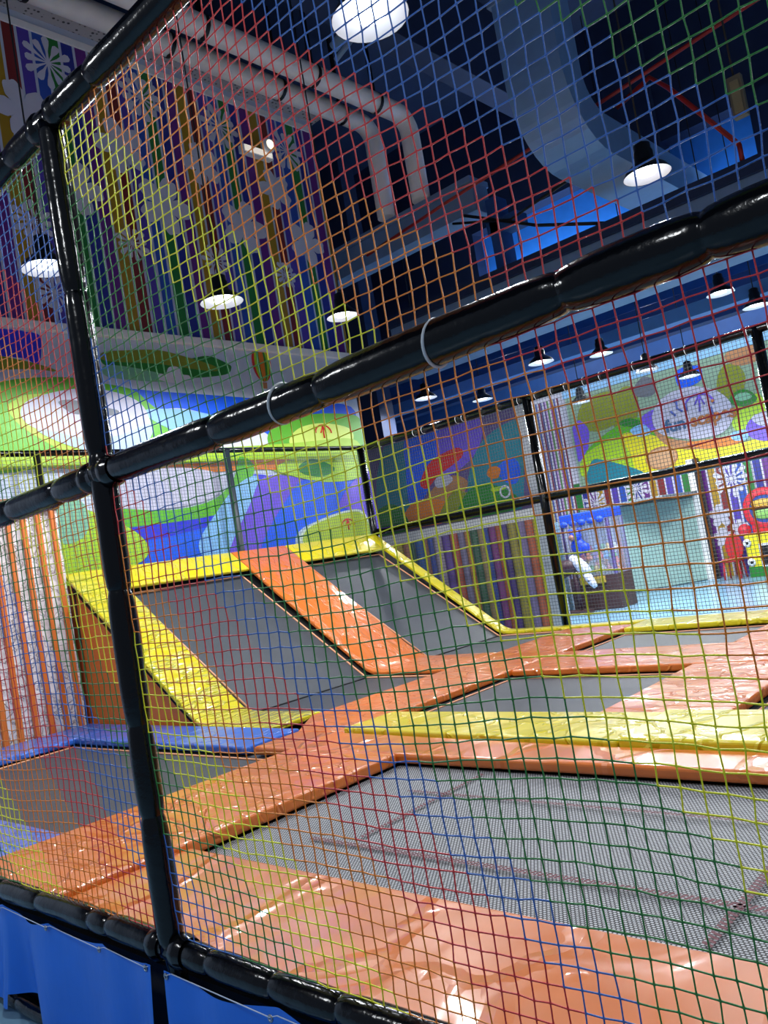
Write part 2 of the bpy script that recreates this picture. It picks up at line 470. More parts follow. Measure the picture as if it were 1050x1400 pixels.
# --- cartoon mural on the lower part of the left wall
G = dict(olive=(0.52, 0.56, 0.12), green=(0.36, 0.70, 0.11), lime=(0.66, 0.82, 0.14), paleyel=(0.84, 0.93, 0.40), lilac=(0.74, 0.74, 0.82),
         greyblue=(0.66, 0.76, 0.86), blue=(0.05, 0.36, 0.93), ltblue=(0.52, 0.74, 0.93), dkgreen=(0.14, 0.50, 0.16), mint=(0.50, 0.74, 0.60),
         white=(0.86, 0.87, 0.92), indigo=(0.16, 0.18, 0.84), purple=(0.44, 0.32, 0.86), orange=(0.85, 0.48, 0.12), red=(0.85, 0.15, 0.15),
         tan=(0.72, 0.50, 0.32), teal=(0.10, 0.50, 0.58), slate=(0.40, 0.42, 0.46), skin=(0.80, 0.62, 0.45))
GM = {k: flat('mural_' + k, c, 0.4) for k, c in G.items()}
MUR = [
 ('indigo', [(2.59, 4.5), (2.73, 4.46), (2.81, 4.35), (2.93, 4.34), (3.01, 4.28), (2.95, 3.98), (2.8, 4.03), (2.62, 4.04), (2.38, 4.08), (2.43, 4.49)], 1),
 ('olive', [(2.33, 4.02), (2.52, 4.04), (2.68, 4.02), (2.92, 3.98), (3.14, 3.91), (2.82, 3.88), (2.5, 3.89), (2.31, 3.88)], 1),
 ('lilac', [(2.31, 3.86), (2.5, 3.88), (2.83, 3.91), (3.12, 3.89), (2.9, 3.82), (2.49, 3.75), (2.29, 3.73)], 2),
 ('green', [(2.21, 3.67), (2.49, 3.75), (2.81, 3.81), (3.29, 3.84), (3.6, 3.8), (4.07, 3.73), (4.29, 3.56), (4.62, 3.3), (4.67, 3.21), (4.21, 3.07), (3.64, 2.87), (2.83, 2.79), (2.1, 2.81)], 2),
 ('lime', [(2.52, 3.46), (2.6, 3.54), (2.79, 3.62), (3.21, 3.59), (3.79, 3.2), (3.62, 2.76), (3.27, 2.88), (2.88, 3.09), (2.62, 3.28)], 3),
 ('lilac', [(2.66, 3.43), (2.78, 3.56), (3.13, 3.67), (3.49, 3.72), (3.86, 3.68), (4.14, 3.57), (4.24, 3.39), (4.23, 3.21), (3.95, 3.01), (3.56, 2.96), (3.21, 3.03), (2.89, 3.19), (2.7, 3.3)], 4),
 ('greyblue', [(2.81, 3.22), (3.02, 3.2), (3.31, 3.13), (3.78, 3.15), (4.23, 3.3), (4.22, 3.13), (3.95, 2.99), (3.56, 2.94), (3.21, 3.02), (2.96, 3.12)], 5),
 ('slate', [(3.11, 3.55), (3.29, 3.57), (3.63, 3.5), (3.83, 3.46), (3.8, 3.4), (3.54, 3.4), (3.27, 3.41), (3.15, 3.48)], 6),
 ('blue', [(3.92, 3.73), (4.48, 3.72), (5.37, 3.7), (6.66, 3.66), (7.86, 3.61), (7.84, 3.1), (7.7, 2.64), (6.87, 2.61), (5.88, 3.11), (5.31, 3.39), (4.76, 3.51), (4.38, 3.49), (4.14, 3.55)], 1),
 ('ltblue', [(4.17, 3.45), (4.55, 3.5), (4.98, 3.47), (5.43, 3.36), (5.04, 3.19), (4.6, 3.21)], 3),
 ('white', [(5.46, 3.23), (5.84, 3.26), (6.16, 3.11), (6.19, 2.84), (5.8, 2.7), (5.43, 2.71), (5.24, 3.01)], 3),
 ('dkgreen', [(3.74, 4.14), (4.04, 4.19), (4.51, 4.21), (4.94, 4.18), (5.29, 4.24), (5.6, 4.15), (5.64, 4.09), (5.53, 4.0), (5.06, 3.93), (4.67, 3.92), (4.21, 3.96), (3.77, 4.01)], 1),
 ('olive', [(3.75, 4.17), (4.05, 4.22), (4.52, 4.26), (4.94, 4.2), (5.35, 4.11), (5.39, 4.04), (5.08, 4.04), (4.48, 4.08), (3.78, 4.07)], 2),
 ('mint', [(3.75, 4.01), (4.11, 4.01), (4.62, 3.93), (4.55, 3.85), (4.09, 3.85), (3.75, 3.88)], 2),
 ('white', [(4.46, 3.88), (4.5, 3.95), (4.58, 3.95), (4.64, 4.04), (4.75, 4.06), (4.82, 4.02), (4.84, 3.96), (4.93, 3.95), (4.93, 3.88), (4.69, 3.84)], 3),
 ('green', [(6.07, 3.11), (6.39, 3.37), (7.06, 3.48), (7.68, 3.49), (7.99, 3.43), (8.07, 3.1), (7.8, 2.64), (6.88, 2.67), (6.27, 2.79)], 4),
 ('paleyel', [(6.48, 3.11), (6.72, 3.27), (7.18, 3.34), (7.71, 3.27), (7.78, 3.1), (7.55, 2.94), (6.94, 2.93), (6.52, 3.0)], 5),
 ('lime', [(2.15, 2.96), (3.65, 2.96), (5.24, 2.99), (6.53, 3.04), (7.75, 3.1), (7.84, 2.81), (7.14, 2.49), (6.3, 2.58), (5.92, 2.69), (4.86, 2.8), (4.1, 2.7), (2.83, 2.79), (2.13, 2.77)], 5),
 ('orange', [(3.81, 2.74), (5.2, 2.8), (6.21, 2.81), (6.9, 2.77), (6.45, 2.65), (5.67, 2.68), (4.09, 2.64)], 6),
 ('lilac', [(3.6, 2.63), (4.41, 2.74), (5.06, 2.67), (5.24, 2.52), (4.94, 2.31), (4.22, 2.23), (3.54, 2.27)], 7),
 ('green', [(3.54, 2.27), (4.32, 2.21), (4.99, 2.3), (5.37, 2.56), (5.53, 2.86), (5.75, 2.7), (5.47, 2.31), (5.08, 2.12), (4.4, 2.06), (3.51, 2.06)], 8),
 ('indigo', [(3.6, 2.05), (4.41, 2.14), (5.21, 2.23), (5.65, 2.6), (6.14, 2.48), (5.68, 2.1), (4.7, 1.94), (3.86, 1.87)], 7),
 ('blue', [(3.66, 1.84), (4.71, 1.96), (5.45, 2.21), (6.41, 2.47), (7.46, 2.54), (7.93, 2.17), (7.85, 1.48), (6.57, 1.24), (4.93, 1.34), (3.6, 1.46)], 6),
 ('ltblue', [(4.66, 1.72), (5.02, 2.14), (5.44, 2.49), (5.79, 2.55), (5.45, 1.91), (4.95, 1.43)], 9),
 ('purple', [(5.08, 1.51), (5.57, 2.2), (5.9, 2.57), (6.56, 2.51), (6.45, 2.34), (5.95, 1.87), (5.61, 1.45)], 10),
 ('blue', [(5.63, 1.55), (6.31, 2.31), (6.7, 2.51), (7.44, 2.48), (6.96, 2.01), (6.41, 1.47)], 11),
 ('purple', [(7.23, 2.1), (7.68, 2.47), (8.13, 2.51), (7.95, 1.53), (7.48, 1.97)], 10),
 ('lime', [(6.12, 2.69), (6.63, 2.84), (7.55, 2.93), (8.02, 2.87), (7.85, 2.52), (7.13, 2.44), (6.43, 2.55)], 12),
 ('dkgreen', [(6.53, 2.68), (6.84, 2.8), (7.25, 2.65), (7.0, 2.53), (6.64, 2.57)], 13),
 ('lime', [(2.92, 2.37), (3.15, 2.33), (3.7, 2.06), (3.91, 1.88), (3.95, 1.73), (3.77, 1.6), (3.24, 1.51), (2.79, 1.49)], 12),
 ('mint', [(2.89, 2.36), (3.16, 2.4), (3.26, 2.22), (3.16, 1.98), (2.88, 1.95)], 13),
]
for i_, (cn, pts, lay) in enumerate(MUR):
    lay += .03 * i_
    p = smooth_closed(pts, 5)
    p = clip_poly(p, umax=8.0, vmax=4.35)
    if len(p) > 2:
        plate(cn + '_shape', p, 'x', -6.3, GM[cn], wall_left, lay)
# balloon painted on the wall
bc = [(6.19, 4.2), (6.17, 3.87), (6.03, 4.19), (6.35, 4.21), (6.23, 4.4)]
for k, cn in enumerate(('red', 'lime', 'dkgreen', 'orange')):
    plate('balloon_shape', ellipse(bc[0], 0.17 * (1 - .25 * k), 0.27, 0, 24), 'x', -6.3, GM[cn], wall_left, 2 + k)
plate('basket_shape', [(bc[1][0] - .05, bc[1][1] - .04), (bc[1][0] + .05, bc[1][1] - .04), (bc[1][0] + .06, bc[1][1] + .05), (bc[1][0] - .06, bc[1][1] + .05)], 'x', -6.3, GM['tan'], wall_left, 3)
def umbrella_mark(parent, c, r, plane, val, layer, mt, rot=0.0, name='umbrella_mark'):
    mb = MB()
    d = 0.003 * layer
    def P(u, v):
        uu = c[0] + u * math.cos(rot) - v * math.sin(rot)
        vv = c[1] + u * math.sin(rot) + v * math.cos(rot)
        return (val + d, uu, vv) if plane == 'x' else (uu, val - d, vv)
    w = r * 0.07
    arc = [P(r * math.cos(a), 0.75 * r * math.sin(a)) for a in [math.pi * k / 14 for k in range(15)]]
    mb.tube(arc, w, 6)
    for u in (-0.5, 0.0, 0.5):
        mb.tube([P(u * 0.7 * r, 0.0), P(u * 0.3 * r, 0.4 * r), P(0, 0.75 * r)], w * .8, 6)
    mb.tube([P(0, 0.75 * r), P(0, -0.5 * r)], w, 6)
    return mb.build(name, mt, parent)
umbrella_mark(wall_left, [(7.16, 3.19)][0], 0.16, 'x', -6.3, 8, GM['red'])

# ------------------------------------------------------------------ ceiling structure, ducts
mb = MB(); mb.box((-6.2, 9.0, 4.10), (6.5, 9.5, 4.93)); b1 = tag(mb.build('ceiling_beam', SLATE, None, 0.01), 'deep slate blue ceiling beam running across above the black middle pipe', 'beam')
mb = MB(); mb.box((-6.2, 8.94, 4.93), (6.5, 9.56, 5.12)); mb.build('beam_flange', NAVY_D, b1)
mb = MB(); mb.box((-12, 12.3, 5.0), (6.5, 12.5, 9.6)); b2 = struct(mb.build('wall_bulkhead', LITBLUE), 'bright blue bulkhead above the slate beam')
mb = MB()
for a, b in (((-12, 12.0, 4.97), (6.5, 12.56, 5.35)), ((-12, 12.0, 7.15), (6.5, 12.3, 9.6)), ((-2.95, 11.9, 5.1), (-2.35, 12.3, 8.9)), ((-12, 12.0, 5.35), (-6.25, 12.3, 7.15)), ((-0.95, 11.9, 5.2), (6.5, 12.3, 7.2))):
    mb.box(a, b)
struct(mb.build('trim_3', NAVY_D), 'dark navy frames around the bright blue bulkhead')
mb = MB(); mb.box((-14, 12.0, 4.22), (6.5, 12.3, 4.44)); tag(mb.build('hall_beam', PALEBEAM, None, 0.008), 'slim pale blue beam across the hall above the far netting', 'beam')
mb = MB(); mb.box((-14, 14.5, 4.62), (6.5, 14.8, 5.3)); tag(mb.build('hall_beam', NAVY, None, 0.008), 'dark blue beam behind the slim pale one, deeper in the hall', 'beam')
mb = MB(); mb.box((-7.6, 9.1, 6.18), (-4.2, 9.5, 6.62)); mb.box((-7.6, 9.05, 6.62), (-4.2, 9.55, 6.72)); tag(mb.build('ceiling_ledge', SLATE, None, 0.01), 'short blue-grey ledge under the lower ends of two white drop pipes', 'beam')
mb = MB(); mb.box((-4.1, 9.2, 5.13), (-3.9, 9.5, 6.3)); mb.box((-4.15, 9.2, 5.75), (-3.6, 9.5, 5.95)); tag(mb.build('ledge_post', MIDBLUE, None, 0.01), 'blue bracket post between the slate beam and the ledge', 'bracket')
mb = MB(); mb.box((-9.5, 10.2, -0.5), (-7.8, 10.6, 9.0)); tag(mb.build('dark_pier', NAVY_D), 'dark navy pier standing beyond the end of the mural wall', 'pier')
# roof beams over the nets
for i, (y, lab) in enumerate(((5.2, 'dark navy roof beam nearest the net, high overhead'), (7.0, 'dark navy roof beam second from the net, high overhead'))):
    mb = MB(); mb.box((-3.8, y, 8.9), (6.5, y + .35, 9.6)); tag(mb.build('roof_beam', NAVY, None, 0.01), lab, 'beam')
mb = MB(); mb.box((-4.3, 2, 8.2), (-3.9, 12, 9.6)); tag(mb.build('roof_girder', NAVY_D, None, 0.01), 'dark blue roof girder running away beside the white pipes', 'beam')
# white overhead pipes
def pipe_run(x, z, r, yend, zend, lab):
    pts = [(x, -2, z)] + [(x, yend - .3, z)]
    for k in range(1, 6):
        a = k / 5 * math.pi / 2
        pts.append((x, yend - .3 + .3 * math.sin(a), z - .3 + .3 * math.cos(a)))
    pts.append((x, yend, zend))
    m_ = MB(); m_.tube(pts, r, 20)
    o = tag(m_.build('overhead_pipe', WHITE_P), lab, 'pipe', 'white pipes under the roof')
    for y in (3.2, 5.1, 7.0, 8.3):
        if y < yend - .3:
            h = MB()
            h.box((x - .02, y - .03, z - r - .01), (x + .02, y + .03, 9.6))
            h.lathe([(r + .012, -.03), (r + .012, .03)], (x, y, z), 20, 0, 'y')
            h.build('pipe_hanger', CORDM, o)
    return o
pipe_run(-5.87, 8.30, 0.15, 9.0, 6.72, 'white overhead pipe beside the striped wall, bending down at its end')
pipe_run(-5.15, 8.12, 0.15, 9.05, 6.72, 'white overhead pipe on the room side of its twin, bending down at its end')
# big curved duct
def rect_sweep(path, w, h, side, name, mt):
    m_ = MB()
    n = len(path)
    vs_ = []
    for i, p in enumerate(path):
        p = Vector(p)
        t = (Vector(path[min(i + 1, n - 1)]) - Vector(path[max(i - 1, 0)])).normalized()
        sd = Vector(side)
        nn = sd.cross(t).normalized()
        for a, b in ((-1, -1), (1, -1), (1, 1), (-1, 1)):
            vs_.append(p + sd * a * w / 2 + nn * b * h / 2)
    fs = [(0, 1, 2, 3), tuple((n - 1) * 4 + k for k in (3, 2, 1, 0))]
    for i in range(n - 1):
        for k in range(4):
            fs.append((i * 4 + k, i * 4 + (k + 1) % 4, (i + 1) * 4 + (k + 1) % 4, (i + 1) * 4 + k))
    m_.add(vs_, fs)
    return m_.build(name, mt, None)
path = [(-2.0, 7.6, 9.59), (-2.0, 7.6, 6.6)]
for k in range(1, 9):
    a = k / 8 * math.radians(90)
    path.append((-2.0, 7.6 + .7 * (1 - math.cos(a)), 6.6 - .7 * math.sin(a)))
path += [(-2.0, 12.0, 5.9)]
d = rect_sweep(path, 0.75, 0.5, (1, 0, 0), 'air_duct', DUCTM)
tag(d, 'large blue-grey air duct dropping from the roof and curving away', 'duct')
mb = MB()
mb.box((-2.42, 7.32, 7.6), (-1.58, 7.88, 7.66)); mb.build('duct_flange', SLATE, d)
# unseen uplight added to brighten the bulkhead (its light is built here)
t = empty('added_uplight', (0, 11.85, 5.36), 'unseen added uplight trough at the foot of the bright blue bulkhead', 'light')
mb = MB(); mb.box((-6.2, 11.82, 5.36), (6.2, 11.99, 5.44)); mb.build('trough', WHITE_P, t)
mb = MB(); mb.box((-6.1, 11.86, 5.44), (6.1, 11.96, 5.46)); mb.build('added_light_strip', mat('added_strip_emitter', (1, 1, 1), .5, emit=(0.75, 0.88, 1.0), estr=4), t)
L = bpy.data.lights.new('added_uplight_lamp', 'AREA'); L.shape = 'RECTANGLE'; L.size = 12; L.size_y = 0.08; L.energy = 150; L.color = (.75, .88, 1)
lo = bpy.data.objects.new('added_uplight_lamp', L); COL.objects.link(lo); lo.parent = t
lo.matrix_parent_inverse = Matrix.Translation(-t.location); lo.location = (0.0, 11.9, 5.5); lo.rotation_euler = (math.radians(160), 0, 0)
# sprinkler pipes and cables
mb = MB(); mb.tube([(-6.0, 8.5, 6.05), (-4.4, 8.5, 6.2), (-2.69, 8.5, 6.33), (1.5, 8.5, 6.7)], 0.025, 8); tag(mb.build('sprinkler_pipe', REDPIPE), 'thin red pipe running along above the slate beam', 'pipe')
mb = MB(); mb.tube([(-1.75, 9.0, 6.5), (-1.26, 9.0, 6.66), (-1.05, 9.0, 6.4), (-0.38, 9.0, 5.34)], 0.03, 8); mb.tube([(-0.38, 9.0, 5.34), (-0.38, 9.0, 5.12)], 0.03, 8); tag(mb.build('sprinkler_pipe', REDPIPE), 'bent red pipe beside the round end of the duct', 'pipe')
mb = MB(); mb.tube([(-4.6, 9.0, 6.1), (-3.6, 9.0, 5.75), (-2.6, 9.0, 5.9), (-1.9, 9.0, 6.2)], 0.02, 6); mb.tube([(-4.4, 9.0, 6.15), (-3.2, 9.0, 5.5), (-2.2, 9.0, 5.12)], 0.025, 6); tag(mb.build('hanging_cable', CORDM), 'black cables drooping in front of the bright blue bulkhead', 'cable')
mb = MB(); mb.tube([(-3.4, 5.5, 7.0), (1.0, 5.5, 8.3)], 0.06, 10); mb.tube([(-3.4, 5.5, 6.85), (1.0, 5.5, 8.15)], 0.03, 8); tag(mb.build('conduit', SLATE), 'pair of grey-blue conduits slanting under the dark roof', 'conduit')
t = empty('hanging_sign_box', (-0.03, 8, 5.2), 'small olive box hanging near the end of the slate beam', 'box')
mb = MB(); mb.box((-0.10, 7.96, 5.2), (0.05, 8.04, 5.66)); mb.build('housing', flat('olive_plastic', (0.44, 0.42, 0.34)), t, 0.01)
mb = MB(); mb.box((-0.07, 7.95, 5.25), (0.02, 7.962, 5.6)); mb.build('face_panel', flat('khaki_plastic', (0.55, 0.53, 0.40)), t)
mb = MB(); mb.tube([(-0.03, 8, 5.66), (-0.03, 8, 9.6)], 0.012, 6); mb.build('rod', CORDM, t)
# emergency light on the striped wall
t = empty('emergency_light', (-6.28, 6.65, 7.35), 'white emergency light fitting fixed on the striped wall', 'light')
mb = MB(); mb.box((-6.28, 6.38, 7.33), (-6.16, 6.95, 7.45)); mb.build('housing', WHITE_GLOSS, t, 0.015)
mb = MB(); mb.lathe([(0.001, 0), (.10, 0), (.11, .05), (.10, .09), (0.001, .09)], (-6.16, 6.84, 7.50), 20, 0, 'x'); mb.build('lamp_head', WHITE_GLOSS, t)
mb = MB(); mb.box((-6.16, 6.41, 7.345), (-6.15, 6.92, 7.435)); mb.build('diffuser', mat('emergency_diffuser', (1, 1, 1), .4, emit=(1, .95, .86), estr=.45), t)
mb = MB(); mb.lathe([(0.001, .095), (.075, .095)], (-6.16, 6.84, 7.50), 20, 0, 'x'); mb.build('lens', LENSM, t)

# ------------------------------------------------------------------ pendant lamps (their light is in this builder)
def pendant(x, y, z, label, d=0.4, power=1.0, cord_top=9.6):
    t = empty('pendant_lamp', (x, y, z), label, 'lamp', 'round pendant lamps')
    r = d / 2
    m1 = MB()
    m1.lathe([(r, 0), (r * .86, .05), (r * .50, .11), (r * .40, .13), (r * .40, .20), (r * .34, .22), (r * .34, .27), (r * .15, .29), (.012, .30)], (x, y, z), 28)
    m1.build('shade', SHADE, t)
    m2 = MB()
    m2.lathe([(r * .985, .002), (r * .84, .045), (r * .5, .10), (.01, .105)], (x, y, z), 28)
    m2.build('reflector', REFL, t)
    m3 = MB()
    m3.lathe([(.001, .012), (r * .40, .014), (r * .46, .03), (r * .42, .06), (.001, .07)], (x, y, z), 20)
    m3.build('bulb', BULB, t)
    m4 = MB(); m4.tube([(x, y, z + .29), (x, y, cord_top)], 0.008, 6); m4.build('cord', CORDM, t)
    L = bpy.data.lights.new('lamp_light', 'SPOT')
    L.energy = LAMP_W * power
    L.spot_size = math.radians(174)
    L.spot_blend = 0.2
    L.shadow_soft_size = 0.10
    L.color = (0.93, 0.97, 1.0)
    lo = bpy.data.objects.new('lamp_light', L)
    COL.objects.link(lo)
    lo.parent = t
    lo.location = (0, 0, -0.02)
    return t
pendant(-0.10, 1.97, 4.0, 'large bright pendant lamp overhead at the top edge, nearest of all', .42)
pendant(-0.16, 5.46, 4.0, 'pendant lamp hanging just above the black middle pipe, below the curved duct', .40)
pendant(-3.82, 1.90, 4.0, 'pendant lamp behind the front post, in front of the wall stripes', .40)
pendant(-3.98, 3.80, 4.0, 'pendant lamp in front of the stripes between the post and the wall end', .44)
pendant(-3.90, 5.45, 4.0, 'pendant lamp in front of the mustard stripe at the wall end', .38)
pendant(-6.94, 10.57, 4.0, 'far pendant lamp just past the mural wall corner, above the net rail', .42)
pendant(-6.84, 12.24, 4.0, 'far pendant lamp second from the mural wall corner, above the net rail', .42)
pendant(-4.55, 10.78, 4.0, 'far pendant lamp above the rail left of the sign', .44, cord_top=9.6)
pendant(-3.87, 11.62, 4.0, 'far pendant lamp above the grey-green corner of the sign', .40)
pendant(-1.33, 10.27, 4.0, 'far pendant lamp close under the middle pipe near the frame edge', .38)
pendant(-1.34, 11.75, 4.0, 'far pendant lamp at the very edge of the frame, right of its neighbour', .40)
pendant(-3.11, 11.57, 3.5, 'low far pendant lamp before the top of the sign', .38)
pendant(-3.13, 13.34, 3.5, 'low far pendant lamp before the blue top of the sign', .40)
pendant(-5.01, 12.79, 3.5, 'low far pendant lamp before the narrow stripes left of the sign', .40)
pendant(-4.5, 15.4, 6.2, 'added hidden pendant lamp deep in the hall over the glass booth', .40, 1.2)  # this and the next two: hidden pendants added to brighten the sign
pendant(-1.6, 15.4, 6.2, 'added hidden pendant lamp deep in the hall over the yellow arcade cabinet', .40, 1.2)
pendant(-8.2, 15.4, 6.0, 'added hidden pendant lamp deep in the hall over the narrow stripes', .40, 1.0)
# unseen pendants added out of frame to light the near net and pipes
pendant(3.7, 1.95, 4.0, 'unseen added pendant lamp beyond the frame edge above the near trampoline', .40, 0.75)
pendant(3.6, 5.45, 4.0, 'unseen added pendant lamp beyond the frame edge over the far trampolines', .40)
pendant(1.3, -3.0, 4.0, 'unseen added pendant lamp over the aisle behind the viewer', .40, 0.7)
pendant(-2.6, -2.6, 4.0, 'unseen added pendant lamp over the aisle in front of the blue tarpaulin', .40, 0.9)

# ------------------------------------------------------------------ trampoline court
mb = MB(); mb.box((-5.95, 0.08, -0.5), (4.2, 7.56, -0.085)); struct(mb.build('floor_court', GAP), 'dark base of the trampoline court')

def poly_pad(name, pts, label, mt, top=0.0, th=0.06, bevel=0.018):
    m_ = MB()
    m_.prism([(x, y, top) for x, y in pts], (0, 0, -th))
    o = m_.build(name, mt, None, bevel, 3)
    return tag(o, label, 'pad', 'vinyl pads between the trampolines')
def rect(x0, x1, y0, y1): return [(x0, y0), (x1, y0), (x1, y1), (x0, y1)]
poly_pad('safety_pad', [(-1.985, 0.10), (-1.07, 0.10), (-1.02, 0.735), (-1.02, 2.19), (-1.985, 2.19)], 'orange pad between the blue corner trampoline and the near mesh bed', ORANGE, 0.012, .07)
poly_pad('safety_pad', [(-1.065, 0.10), (4.0, 0.10), (4.0, 0.735), (-1.015, 0.735)], 'wide orange pad along the front rail below the near mesh bed', ORANGE_FILM, -0.012, .05)
poly_pad('safety_pad', [(-2.42, 2.20), (4.0, 2.20), (4.0, 2.44), (0.265, 2.505), (-1.95, 2.63), (-2.42, 2.63)], 'orange pad across the far edge of the near mesh bed', ORANGE_FILM, 0.004)
poly_pad('safety_pad', [(-2.45, 2.64), (-1.95, 2.64), (-1.92, 7.2), (-2.81, 7.2), (-2.81, 3.1)], 'long orange strip running away between the ramps and the dark beds', ORANGE)
poly_pad('safety_pad', [(-1.95, 2.645), (0.26, 2.515), (0.26, 3.13), (-1.90, 3.13)], 'yellow pad in front of the middle dark bed', YELLOW, 0.03)
poly_pad('safety_pad', [(0.265, 2.515), (4.0, 2.455), (4.0, 3.12), (0.265, 3.13)], 'yellow pad with a raised lip continuing toward the frame edge', YELLOW, 0.045, .07)
poly_pad('safety_pad', rect(-1.915, 4.0, 4.73, 5.61), 'orange pad crossing between the middle and the far dark bed', ORANGE)
poly_pad('safety_pad', rect(-0.24, 0.58, 3.14, 4.725), 'orange pad on the far side of the yellow lip, beside the middle dark bed', ORANGE)
poly_pad('safety_pad', rect(-0.26, 0.58, 5.615, 6.88), 'orange pad at the side of the far dark bed by the frame edge', ORANGE)
poly_pad('safety_pad', rect(-1.90, 4.0, 6.90, 7.50), 'yellow pad along the foot of the far net behind the far dark bed', YELLOW, 0.004)
# blue corner
poly_pad('safety_pad', rect(-5.13, -2.50, 2.19, 2.71), 'blue pad at the foot of the orange ramp side', BLUE_PAD, 0.002)
poly_pad('safety_pad', rect(-5.84, -5.135, 0.12, 2.71), 'blue pad along the white and orange striped wall', BLUE_PAD, 0.002)
poly_pad('safety_pad', rect(-5.13, -1.99, 0.12, 0.60), 'blue pad at the front rail before the corner trampoline', BLUE_PAD, 0.002)

def bed(x0, x1, y0, y1, label, mt=BED, z=-0.07, seam=True, vis=None):
    m_ = MB()
    nx, ny = 14, 10
    vs_ = []
    for j in range(ny + 1):
        for i in range(nx + 1):
            u, w = i / nx, j / ny
            vs_.append((x0 + (x1 - x0) * u, y0 + (y1 - y0) * w, z - 0.010 * math.sin(math.pi * u) * math.sin(math.pi * w)))
    fs = [(j * (nx + 1) + i, j * (nx + 1) + i + 1, (j + 1) * (nx + 1) + i + 1, (j + 1) * (nx + 1) + i) for j in range(ny) for i in range(nx)]
    m_.add(vs_, fs, 0, True)
    o = tag(m_.build('trampoline_bed', mt), label, 'trampoline', 'flat trampoline beds')
    if seam:
        vx0, vx1, vy0, vy1 = vis or (x0, x1, y0, y1)
        s_ = MB()
        e = 0.05
        z2 = z + 0.003
        q = [(vx0 + e, vy0 + e), (vx1 - e, vy0 + e), (vx1 - e, vy1 - e), (vx0 + e, vy1 - e)]
        for a, b in ((0, 1), (1, 2), (2, 3), (3, 0)):
            s_.tube([(*q[a], z2), (*q[b], z2)], 0.008, 6)
        s_.build('seam_trim', SEAM, o)
        g_ = MB()
        for a, b in ((0, 1), (1, 2), (2, 3), (3, 0)):
            A, B = Vector((*q[a], z2 - .002)), Vector((*q[b], z2 - .002))
            c_ = Vector(((vx0 + vx1) / 2, (vy0 + vy1) / 2, z2 - .002))
            def outw(p): return Vector((p.x + .05 * (1 if p.x > c_.x else -1), p.y + .05 * (1 if p.y > c_.y else -1), z2 - .002))
            g_.add([A, B, outw(B), outw(A)], [(0, 1, 2, 3)])
        g_.build('spring_cover', GAP, o)
    return o
nb = bed(-1.03, 4.0, 0.72, 2.22, 'near grey mesh trampoline bed with maroon stitching', MESHBED, -0.07, False)
st = MB()
def dash(a, b, w=0.018, step=0.022):
    A, B = Vector((*a, -0.0685)), Vector((*b, -0.0685))
    d_ = (B - A); n = int(d_.length / step); d_.normalize()
    s_ = Vector((-d_.y, d_.x, 0))
    for i in range(n):
        p = A + d_ * (i * step)
        q = p + d_ * step * .62
        sh = d_ * .008
        st.add([p - s_ * w - sh, q - s_ * w - sh, q + s_ * w + sh, p + s_ * w + sh], [(0, 1, 2, 3)])
dash((-0.6, 1.115), (3.6, 1.115)); dash((-0.6, 1.81), (3.6, 1.81), .014); dash((1.37, 0.85), (1.37, 2.1)); dash((-0.355, 1.2), (-0.355, 2.15), .014)
o = st.build('stitch_line', MAROON, nb); o.location.z = 0.006
bed(-5.20, -1.95, 0.55, 2.25, 'grey trampoline bed in the blue padded corner', vis=(-5.13, -1.95, .6, 2.19))
bed(-1.97, -0.20, 3.08, 4.78, 'dark grey trampoline bed in the middle behind the yellow band', vis=(-1.92, -0.22, 3.1, 4.73))
bed(-1.97, -0.22, 5.58, 6.93, 'far dark grey trampoline bed before the far yellow pad', vis=(-1.92, -0.24, 5.6, 6.9))
bed(0.54, 2.6, 3.08, 4.78, 'dark grey trampoline bed cut by the frame edge', vis=(0.58, 2.6, 3.1, 4.73))
bed(0.54, 2.6, 5.58, 6.93, 'dark grey trampoline bed beyond the frame edge at the back', vis=(0.58, 2.6, 5.6, 6.9))

